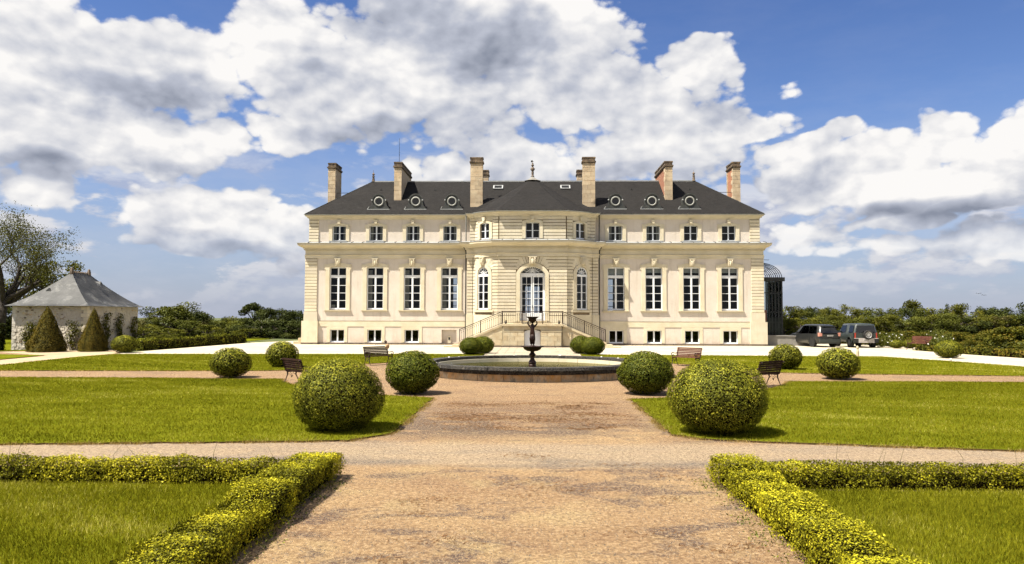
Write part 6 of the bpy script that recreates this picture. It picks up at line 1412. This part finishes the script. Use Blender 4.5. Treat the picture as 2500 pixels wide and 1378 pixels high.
# climbers on its walls
for i, (x, y, w, h, lab) in enumerate(((-33.4, 48.25, 1.1, 1.9, 'climbing rose on the left part of the outbuilding front wall'), (-30.4, 48.2, 1.3, 2.0, 'climbing shrub between the two conical yews'),
    (-29.4, 50.4, 1.0, 2.6, 'climber on the shaded outbuilding side wall, nearest the corner'), (-29.4, 52.0, 1.0, 2.5, 'climber in the middle of the outbuilding side wall'), (-29.4, 54.0, 1.1, 2.3, 'climber at the far end of the outbuilding side wall'))):
    e = thing('climbing_plant', lab, 'climber', (x, y, 0)); along = (1, 0) if y < 48.3 else (0, 1)
    st_ = MB()
    for k in range(5):
        q = (k-2)*0.16*w; st_.tube([(x+q*0.3*along[0], y+q*0.3*along[1], 0), (x+q*along[0], y+q*along[1], h*0.5), (x+q*1.6*along[0], y+q*1.6*along[1], h*0.9)], [0.02, 0.014, 0.006], 4)
    obj('stem', st_, 'bark', e)
    n = 560; P = np.c_[rng.normal(0, 0.19*w, n), rng.uniform(-0.12, 0.12, n), h*rng.beta(1.6, 1.5, n)]; P[:, 0] += 0.16*np.sin(P[:, 2]*5+i)
    if along == (0, 1): P = P[:, [1, 0, 2]]
    V_, F_ = leafquads(P, rng.normal(size=(n, 3)), 0.11, 0.7); o = bpy.data.objects.new('foliage', npmesh('foliage', V_, F_, 'leaf_shrub', np.repeat(rng.uniform(0, 0.8, n), 4))); COL.objects.link(o); o.parent = e

# ---------------------------------------------------------------- cars
def paint(name, col, rough=0.25):
    g = newmat(name); p = g.node('ShaderNodeBsdfPrincipled'); o = g.node('ShaderNodeOutputMaterial'); p.inputs['Base Color'].default_value = col+(1,); p.inputs['Roughness'].default_value = 0.4
    p.inputs['Coat Weight'].default_value = 0.35; p.inputs['Coat Roughness'].default_value = 0.06; g.put(p.inputs['Base Color'], g.mix(g.mr(g.noise(geo(g), 3, 4), 0.4, 0.7, 0, 0.3), col, tuple(c*1.4+0.01 for c in col))); g.t.links.new(p.outputs[0], o.inputs[0])
paint('paint_black', (0.010, 0.011, 0.011)); paint('paint_grey', (0.022, 0.028, 0.026)); paint('lamp_red', (0.30, 0.03, 0.015)); paint('lamp_pink', (0.45, 0.20, 0.15))
simple('tyre', (0.012, 0.012, 0.012), (0.02, 0.02, 0.02), 5, 0.85, 40, 0.1); simple('alloy', (0.55, 0.54, 0.52), (0.65, 0.64, 0.62), 5, 0.35, 20, 0, metal=0.6); simple('dark_alloy', (0.05, 0.05, 0.05), (0.08, 0.08, 0.08), 5, 0.4, 20, 0, metal=0.5)
simple('plate', (0.60, 0.58, 0.55), (0.66, 0.64, 0.60), 5, 0.5, 20, 0); simple('chrome', (0.7, 0.7, 0.68), (0.75, 0.75, 0.73), 5, 0.2, 20, 0, metal=0.9); simple('bumper_silver', (0.42, 0.38, 0.36), (0.50, 0.46, 0.43), 5, 0.4, 20, 0)
glass('car_glass', (0.06, 0.07, 0.07), 0.05)
def loft(secs):
    """sections: (ylow, yhigh, W, z0, zbelt, wt, zt) -> closed body, half sections mirrored"""
    v = []; k = 14
    for (yl, yh, W, z0, zb, wt, zt) in secs:
        h = [(0.0, z0, yl), (W*0.80, z0, yl), (W*0.97, z0+0.12, yl), (W, z0+0.35, yl), (W*0.985, zb-0.02, yl), (W*0.96, zb+0.02, yl), (wt, zt-0.07, yh), (wt-0.10, zt-0.01, yh), (0.0, zt+0.015, yh)]
        row = h[1:]+[(-x, z, y) for x, z, y in reversed(h[1:-1])]+[h[0]]
        v += [(x, y, z) for x, z, y in row]; k = len(row)
    f = [(i*k+j, i*k+(j+1) % k, (i+1)*k+(j+1) % k, (i+1)*k+j) for i in range(len(secs)-1) for j in range(k)]
    f += [tuple(range(k-1, -1, -1)), tuple((len(secs)-1)*k+j for j in range(k))]
    return MB().add(v, f)
def wheel(par, x, y, r, w, rimmat, name='wheel'):
    sx = 1 if x > 0 else -1
    def ax(p): return (x+sx*p[2], y+p[0], r+p[1])
    t = MB().lathe([(r*0.64, -w), (r*0.92, -w), (r, -w*0.75), (r, -w*0.1), (r*0.94, 0), (r*0.66, 0.0), (r*0.62, -0.04)], 24, cap=False).warp(ax); o = obj(name, t, 'tyre', par, True)
    rm_ = MB().lathe([(0.0, -0.015), (r*0.16, -0.01), (r*0.18, -0.035), (r*0.2, -0.055)], 12, cap=False)
    for i in range(9):
        a = i*2*math.pi/9; c_, s_ = math.cos(a), math.sin(a)
        rm_.bar((r*0.12*c_, r*0.12*s_, -0.03), (r*0.62*c_, r*0.62*s_, -0.02), 0.05, 0.03)
    rm_.lathe([(r*0.58, -0.03), (r*0.66, -0.005), (r*0.66, -0.03)], 24, cap=False); obj('rim', rm_.warp(ax), rimmat, o)
    obj('hub_disc', MB().lathe([(0, -0.08), (r*0.62, -0.08)], 18, cap=False).warp(ax), 'tyre', o); return o
def quadpanel(name, pts, mat, par):
    n = Vector(pts[1])-Vector(pts[0]); m_ = Vector(pts[2])-Vector(pts[0]); nn = n.cross(m_).normalized()*0.006
    v = [tuple(p) for p in pts]+[tuple(Vector(p)-nn) for p in pts]; k = len(pts)
    return obj(name, MB().add(v, [tuple(range(k)), tuple(range(2*k-1, k-1, -1))]+[(i, i+k, (i+1) % k+k, (i+1) % k) for i in range(k)]), mat, par)
def suv():
    c = thing('parked_car', 'long black estate off-roader parked on the pale drive, nearer the chateau', 'car', (0, 0, 0))
    S = [(-2.50, -2.20, 0.88, 0.42, 1.05, 0.60, 1.72), (-2.42, -1.95, 0.95, 0.34, 1.08, 0.66, 1.83), (-1.7, -1.5, 0.99, 0.28, 1.08, 0.70, 1.87), (0.2, 0.1, 0.99, 0.28, 1.04, 0.72, 1.87), (0.75, 0.45, 0.99, 0.28, 1.03, 0.70, 1.80), (1.25, 1.15, 0.99, 0.28, 1.02, 0.80, 1.18), (2.1, 2.1, 0.97, 0.32, 0.92, 0.76, 1.08), (2.45, 2.42, 0.86, 0.40, 0.80, 0.66, 0.92)]
    b = obj('body', loft(S), 'paint_black', c, True)
    for s in (-1, 1):
        gx = lambda zf: s*(0.96+(0.70-0.96)*zf+0.012)
        quadpanel('side_window', [(gx(0.06), 0.62, 1.10), (gx(0.85), 0.22, 1.73), (gx(0.85), -0.80, 1.75), (gx(0.06), -0.86, 1.12)], 'car_glass', b)
        quadpanel('side_window', [(gx(0.06), -0.92, 1.12), (gx(0.85), -0.86, 1.75), (gx(0.82), -1.85, 1.73), (gx(0.06), -2.05, 1.13)], 'car_glass', b)
        obj('mirror', MB().box(s*0.98, 0.55, 1.10, s*1.16, 0.68, 1.24), 'paint_black', c)
        obj('tail_light', MB().box(s*0.72, -2.535, 0.92, s*0.90, -2.36, 1.16).box(s*0.84, -2.50, 0.90, s*0.955, -2.28, 1.20), 'lamp_pink', c)
        for y in (-1.45, 1.55):
            wheel(c, s*0.985, y, 0.38, 0.26, 'dark_alloy')
            obj('wheel_arch', MB().ring(arc(y, 0.40, 0.42, 0, 180, 12), arc(y, 0.40, 0.49, 0, 180, 12), -0.05, 0.0).warp(lambda p, s=s: (s*(1.0+0.0)-s*p[1]*0.6-s*0.02, p[0], p[2])), 'paint_black', c)
            obj('wheel_well', MB().lathe([(0, 0), (0.42, 0), (0.42, 0.02), (0, 0.02)], 18).warp(lambda p, s=s, y=y: (s*(0.975+p[2]), y+p[0], 0.40+p[1])), 'tyre', c)
    quadpanel('rear_window', [(-0.78, -2.475, 1.16), (0.78, -2.475, 1.16), (0.60, -2.235, 1.66), (-0.60, -2.235, 1.66)], 'car_glass', b)
    obj('spoiler', MB().box(-0.62, -2.32, 1.70, 0.62, -2.05, 1.76), 'paint_black', b)
    obj('bumper', MB().box(-0.93, -2.58, 0.42, 0.93, -2.35, 0.68).box(-0.86, -2.54, 0.30, 0.86, -2.3, 0.42), 'paint_grey', c)
    obj('boot_lid', MB().box(-0.74, -2.53, 0.72, 0.74, -2.45, 1.10), 'paint_black', c)
    p_ = obj('number_plate', MB().box(-0.26, -2.55, 0.90, 0.26, -2.53, 1.01), 'plate', c)
    m_ = MB()
    for i in range(7): m_.box(-0.21+i*0.062, -2.556, 0.925, -0.21+i*0.062+0.032, -2.551, 0.985)
    obj('plate_characters', m_, 'tyre', p_)
    obj('badge', MB().box(-0.62, -2.54, 0.95, -0.5, -2.53, 0.975).box(0.5, -2.54, 0.93, 0.60, -2.53, 0.955), 'chrome', c)
    return c
def boxy():
    c = thing('parked_car', 'dark green boxy off-roader with a spare wheel on its back door', 'car', (0, 0, 0))
    S = [(-2.12, -2.06, 0.88, 0.45, 1.16, 0.70, 1.86), (-2.05, -1.98, 0.97, 0.40, 1.18, 0.76, 1.93), (-1.0, -1.0, 0.99, 0.40, 1.18, 0.79, 1.97), (0.35, 0.35, 0.99, 0.40, 1.16, 0.78, 1.95), (0.75, 0.55, 0.99, 0.40, 1.15, 0.75, 1.84), (0.98, 0.95, 0.99, 0.40, 1.12, 0.88, 1.22), (1.9, 1.9, 0.98, 0.42, 1.08, 0.86, 1.17), (2.1, 2.1, 0.90, 0.48, 0.98, 0.76, 1.06)]
    b = obj('body', loft(S), 'paint_grey', c, True)
    for s in (-1, 1):
        gx = lambda zf: s*(0.965+(0.78-0.965)*zf+0.012)
        quadpanel('side_window', [(gx(0.06), 0.55, 1.22), (gx(0.85), 0.38, 1.80), (gx(0.85), -0.55, 1.82), (gx(0.06), -0.55, 1.23)], 'car_glass', b)
        quadpanel('side_window', [(gx(0.06), -1.15, 1.23), (gx(0.85), -1.15, 1.82), (gx(0.82), -1.92, 1.80), (gx(0.06), -1.95, 1.24)], 'car_glass', b)
        obj('mirror', MB().box(s*0.99, 0.55, 1.18, s*1.18, 0.66, 1.36), 'paint_grey', c)
        obj('tail_light', MB().box(s*0.80, -2.15, 0.78, s*0.90, -2.08, 1.22), 'lamp_red', c)
        obj('rear_pillar', MB().box(s*0.905, -2.12, 0.75, s*0.96, -1.98, 1.20), 'paint_black', c)
        for y in (-1.30, 1.30):
            wheel(c, s*0.995, y, 0.41, 0.27, 'alloy')
            obj('wheel_arch', MB().ring(arc(y, 0.42, 0.45, 0, 180, 12), arc(y, 0.42, 0.54, 0, 180, 12), -0.05, 0.0).warp(lambda p, s=s: (s*1.0-s*p[1]*0.8-s*0.01, p[0], p[2])), 'paint_grey', c)
            obj('wheel_well', MB().lathe([(0, 0), (0.45, 0), (0.45, 0.02), (0, 0.02)], 18).warp(lambda p, s=s, y=y: (s*(0.975+p[2]), y+p[0], 0.42+p[1])), 'tyre', c)
    quadpanel('rear_window', [(-0.80, -2.125, 1.24), (0.80, -2.125, 1.24), (0.66, -2.075, 1.80), (-0.66, -2.075, 1.80)], 'car_glass', b)
    obj('rear_panel', MB().box(-0.79, -2.15, 0.78, 0.79, -2.08, 1.20), 'paint_grey', c)
    obj('bumper', MB().box(-0.97, -2.24, 0.52, 0.97, -2.0, 0.76).box(-0.97, -2.2, 0.40, -0.55, -2.0, 0.52).box(0.55, -2.2, 0.40, 0.97, -2.0, 0.52), 'paint_black', c)
    obj('bumper_trim', MB().box(-0.96, -2.26, 0.745, 0.96, -2.15, 0.79).box(-0.62, -2.27, 0.42, 0.62, -2.2, 0.745), 'bumper_silver', c)
    p_ = obj('number_plate', MB().box(-0.27, -2.285, 0.58, 0.27, -2.27, 0.69), 'plate', c)
    m_ = MB()
    for i in range(7): m_.box(-0.21+i*0.062, -2.292, 0.605, -0.21+i*0.062+0.036, -2.286, 0.665)
    obj('plate_characters', m_, 'tyre', p_)
    def ax(p): return (0.13+p[0], -2.16-p[2], 1.06+p[1])
    sw = obj('spare_wheel', MB().lathe([(0.0, 0.0), (0.37, 0.0), (0.38, 0.05), (0.38, 0.17), (0.33, 0.21), (0.25, 0.21), (0.24, 0.16), (0.0, 0.16)], 24, cap=False).warp(ax), 'tyre', c, True)
    rm_ = MB().lathe([(0.0, 0.205), (0.05, 0.20), (0.06, 0.18)], 12, cap=False)
    for i in range(10): a = i*2*math.pi/10; rm_.bar((0.04*math.cos(a), 0.04*math.sin(a), 0.19), (0.24*math.cos(a), 0.24*math.sin(a), 0.20), 0.042, 0.02)
    rm_.lathe([(0.22, 0.19), (0.255, 0.215), (0.255, 0.19)], 24, cap=False); obj('rim', rm_.warp(ax), 'alloy', sw)
    return c
c1 = suv(); c1.location = (22.75, 60.8, 0.012); c1.rotation_euler = (0, 0, R(11)); c1.scale = (0.95,)*3; c1['group'] = 'cars parked on the pale drive'
c2 = boxy(); c2.location = (25.65, 59.8, 0.012); c2.rotation_euler = (0, 0, R(0)); c2.scale = (0.95,)*3; c2['group'] = 'cars parked on the pale drive'

# ---------------------------------------------------------------- small things
def pot(x, y, lab):
    e = thing('flower_pot', lab, 'pot', (x, y, LZ)); obj('pot', MB().lathe([(0.06, 0), (0.11, 0.12), (0.09, 0.14), (0.12, 0.18), (0.10, 0.18), (0.0, 0.16)], 10, (x, y, LZ)), 'concrete', e)
    P = rng.normal(size=(90, 3))*[0.05, 0.05, 0.04]+[0, 0, 0.22]; V_, F_ = leafquads(P, rng.normal(size=(90, 3)), 0.04); o = bpy.data.objects.new('plant', npmesh('plant', V_, F_, 'leaf_brown', np.repeat(rng.uniform(0, 1, 90), 4))); COL.objects.link(o); o.parent = e
pot(-2.02, 56.15, 'small grey pot at the left corner of the entrance landing'); pot(2.02, 56.15, 'small grey pot at the right corner of the entrance landing')
o = obj('boulder', MB().lathe([(0.0, -0.05), (0.36, 0.0), (0.34, 0.14), (0.2, 0.24), (0.0, 0.27)], 9, (0, 0, 0)), 'rim_stone', None, True); o.location = (5.75, 36.8, 0.02); tag(o, 'low grey stone lying at the lawn edge right of the basin', 'stone')
o = obj('boulder', MB().lathe([(0.0, -0.05), (0.20, 0.0), (0.17, 0.10), (0.0, 0.15)], 8, (0, 0, 0)), 'base_stone', None, True); o.location = (5.3, 28.5, 0.01); tag(o, 'small dark stone on the gravel right of the basin', 'stone')
o = obj('stake', MB().lathe([(0.10, 0), (0.09, 0.30), (0.06, 0.42), (0.08, 0.50), (0.07, 0.58), (0.0, 0.64)], 8, (0, 0, 0)), 'perron_stone', None); o.location = (19.3, 44.6, 0.03); tag(o, 'small pale stone marker behind the box ball near the cars', 'marker')
o = obj('lawn_ball', MB().lathe([(0, -0.07), (0.05, -0.05), (0.07, 0), (0.05, 0.05), (0, 0.07)], 10, (0, 0, 0)), 'petal', None, True); o.location = (22.3, 40.2, 0.11); tag(o, 'small white ball on the lawn below the far right box ball', 'ball')
def flowers(x, y, w, h, n, lab):
    e = thing('flower_bush', lab, 'bush', (x, y, 0)); N_ = 1500
    P = rsph(N_)*np.array([w/2, w/2, h/2])*rng.uniform(0.5, 1, N_)[:, None]**0.5+[0, 0, h/2]; P = P[P[:, 2] > 0.03]; V_, F_ = leafquads(P, rng.normal(size=P.shape), 0.11)
    o = bpy.data.objects.new('foliage', npmesh('foliage', V_, F_, 'leaf_tree', np.repeat(rng.uniform(0, 1, len(P)), 4))); COL.objects.link(o); o.parent = e
    P = rsph(n)*np.array([w/2, w/2, h/2])*1.04+[0, 0, h/2]; P = P[P[:, 2] > 0.1]; V_, F_ = leafquads(P, rng.normal(size=P.shape), 0.12, 1.0); o = bpy.data.objects.new('white_flowers', npmesh('white_flowers', V_, F_, 'petal')); COL.objects.link(o); o.parent = e; stuff(o)
flowers(27.2, 58.9, 1.7, 1.1, 26, 'bush with small white flowers just right of the boxy car'); flowers(28.6, 59.5, 1.6, 1.2, 16, 'bush with white flowers between two small box balls')
flowers(29.0, 53.2, 1.8, 1.0, 30, 'white flowering bush just right of the red bench'); flowers(30.0, 55.5, 1.8, 1.5, 14, 'taller bush with a few white flowers behind the red bench')
for i, (x, y, z) in enumerate(((70.0, 118, 6.2), (71.1, 118.5, 5.95))):
    o = obj('bird', MB().add([(0, 0.14, 0.0), (0.05, 0, 0), (0, -0.2, 0.02), (-0.05, 0, 0), (0.30, 0.02, 0.10), (0.55, -0.04, 0.02), (-0.30, 0.02, 0.10), (-0.55, -0.04, 0.02), (0, 0, 0.05), (0, 0, -0.05)],
        [(0, 1, 8), (1, 2, 8), (2, 3, 8), (3, 0, 8), (0, 9, 1), (1, 9, 2), (2, 9, 3), (3, 9, 0), (0, 4, 2), (4, 5, 2), (0, 2, 6), (6, 2, 7)]), 'dark_iron'); o.location = (x, y, z); o.scale = (0.9,)*3; tag(o, ('left' if i == 0 else 'right')+' one of two tiny birds flying low over the right wood', 'bird', 'birds over the wood')
# weeds and dry stalks along the hedge feet and walk edges
n = 2600; x = np.where(rng.random(n) < 0.5, rng.normal(2.42, 0.10, n), rng.normal(-2.68, 0.08, n)); y = rng.uniform(5, 10.6, n); k = rng.random(n) < (0.25+0.75*(np.sin(y*5.1+x)*np.sin(y*2.3) > 0.2)); x, y = x[k], y[k]; n = len(x)
P = np.c_[x, y, rng.uniform(0.01, 0.06, n)]; V_, F_ = leafquads(P, rng.normal(size=(n, 3))+[0, 0, 1.0], 0.035, 0.35); o = bpy.data.objects.new('weeds', npmesh('weeds', V_, F_, 'leaf_box_dark', np.repeat(rng.uniform(0, 1, n), 4))); COL.objects.link(o); stuff(o); o['label'] = 'small weeds along the hedge feet beside the gravel walk'; o['category'] = 'weeds'
sm = MB()
for i in range(26):
    sd = random.choice((-1, 1)); x = random.uniform(3.6, 9)*sd; y = 10.2+random.uniform(-0.15, 0.2); h = random.uniform(0.42, 0.62); sm.tube([(x, y, 0.1), (x+random.uniform(-0.05, 0.05), y, h*0.7), (x+random.uniform(-0.12, 0.12), y, h)], [0.003, 0.0025, 0.0015], 3)
o = obj('dry_stalks', sm, 'leaf_shrub'); stuff(o); o['label'] = 'thin dry stalks sticking out above the front cross hedges'; o['category'] = 'weeds'
# loose gravel stones and pine litter lying on the walk
n = 14000; x = rng.uniform(-3, 3, n); y = 5.5+rng.beta(1, 2.0, n)*15; s = rng.uniform(0.004, 0.012, n)
P = np.c_[x, y, s*0.4+0.004]; V_ = np.repeat(P, 5, 0); a = rng.uniform(0, 6.28, n)
for q in range(4): V_[q::5] += np.c_[s*np.cos(a+q*1.571), s*np.sin(a+q*1.571), -s*0.4]
V_[4::5, 2] += s*0.7; b = np.arange(n)*5; F_ = np.concatenate([np.c_[b+q, b+(q+1) % 4, b+4] for q in range(4)])
g = newmat('pebble'); r_ = g.noise(geo(g), 30, 2); finish(g, g.mix(g.mr(r_, 0.35, 0.65), (0.07, 0.05, 0.035), (0.32, 0.23, 0.14)), 0.9)
o = bpy.data.objects.new('loose_gravel', npmesh('loose_gravel', V_, F_, 'pebble')); COL.objects.link(o); stuff(o); o['label'] = 'loose pebbles scattered over the front gravel walk'; o['category'] = 'gravel'

# dry pine litter drifted in streaks over the middle of the walk
xs_, ys_ = [], []
for i in range(34):
    cx, cy = rng.uniform(-2.0, 2.0), rng.uniform(15.2, 20.3); m_ = int(rng.uniform(90, 330)); xs_.append(rng.normal(cx, rng.uniform(0.25, 0.7), m_)); ys_.append(rng.normal(cy, rng.uniform(0.08, 0.26), m_)+0.12*np.sin(xs_[-1]*4+i))
for i in range(14):
    cx, cy = rng.uniform(-2.2, 2.1), rng.uniform(6.6, 12.4); m_ = int(rng.uniform(30, 90)); xs_.append(rng.normal(cx, rng.uniform(0.12, 0.35), m_)); ys_.append(rng.normal(cy, rng.uniform(0.06, 0.14), m_)+0.08*np.sin(xs_[-1]*7+i))
x = np.concatenate(xs_); y = np.concatenate(ys_); k = np.abs(x) < 2.45; x, y = x[k], y[k]; n = len(x)
a = rng.uniform(0, 3.14, n); L_ = rng.uniform(0.012, 0.035, n); w_ = rng.uniform(0.002, 0.005, n); h_ = rng.uniform(0.007, 0.016, n)
V_ = np.stack([np.c_[x-L_*np.cos(a)-w_*np.sin(a), y-L_*np.sin(a)+w_*np.cos(a), h_], np.c_[x-L_*np.cos(a)+w_*np.sin(a), y-L_*np.sin(a)-w_*np.cos(a), h_*0.6], np.c_[x+L_*np.cos(a)+w_*np.sin(a), y+L_*np.sin(a)-w_*np.cos(a), h_], np.c_[x+L_*np.cos(a)-w_*np.sin(a), y+L_*np.sin(a)+w_*np.cos(a), h_*1.3]], 1).reshape(-1, 3)
simple('litter', (0.11, 0.055, 0.028), (0.26, 0.15, 0.075), 9, 1.0, 20, 0, spec=0.0, detail=2)
o = bpy.data.objects.new('pine_litter', npmesh('pine_litter', V_, np.arange(4*n).reshape(-1, 4), 'litter')); COL.objects.link(o); stuff(o); o['label'] = 'brown pine litter lying in streaks across the gravel walk'; o['category'] = 'litter'
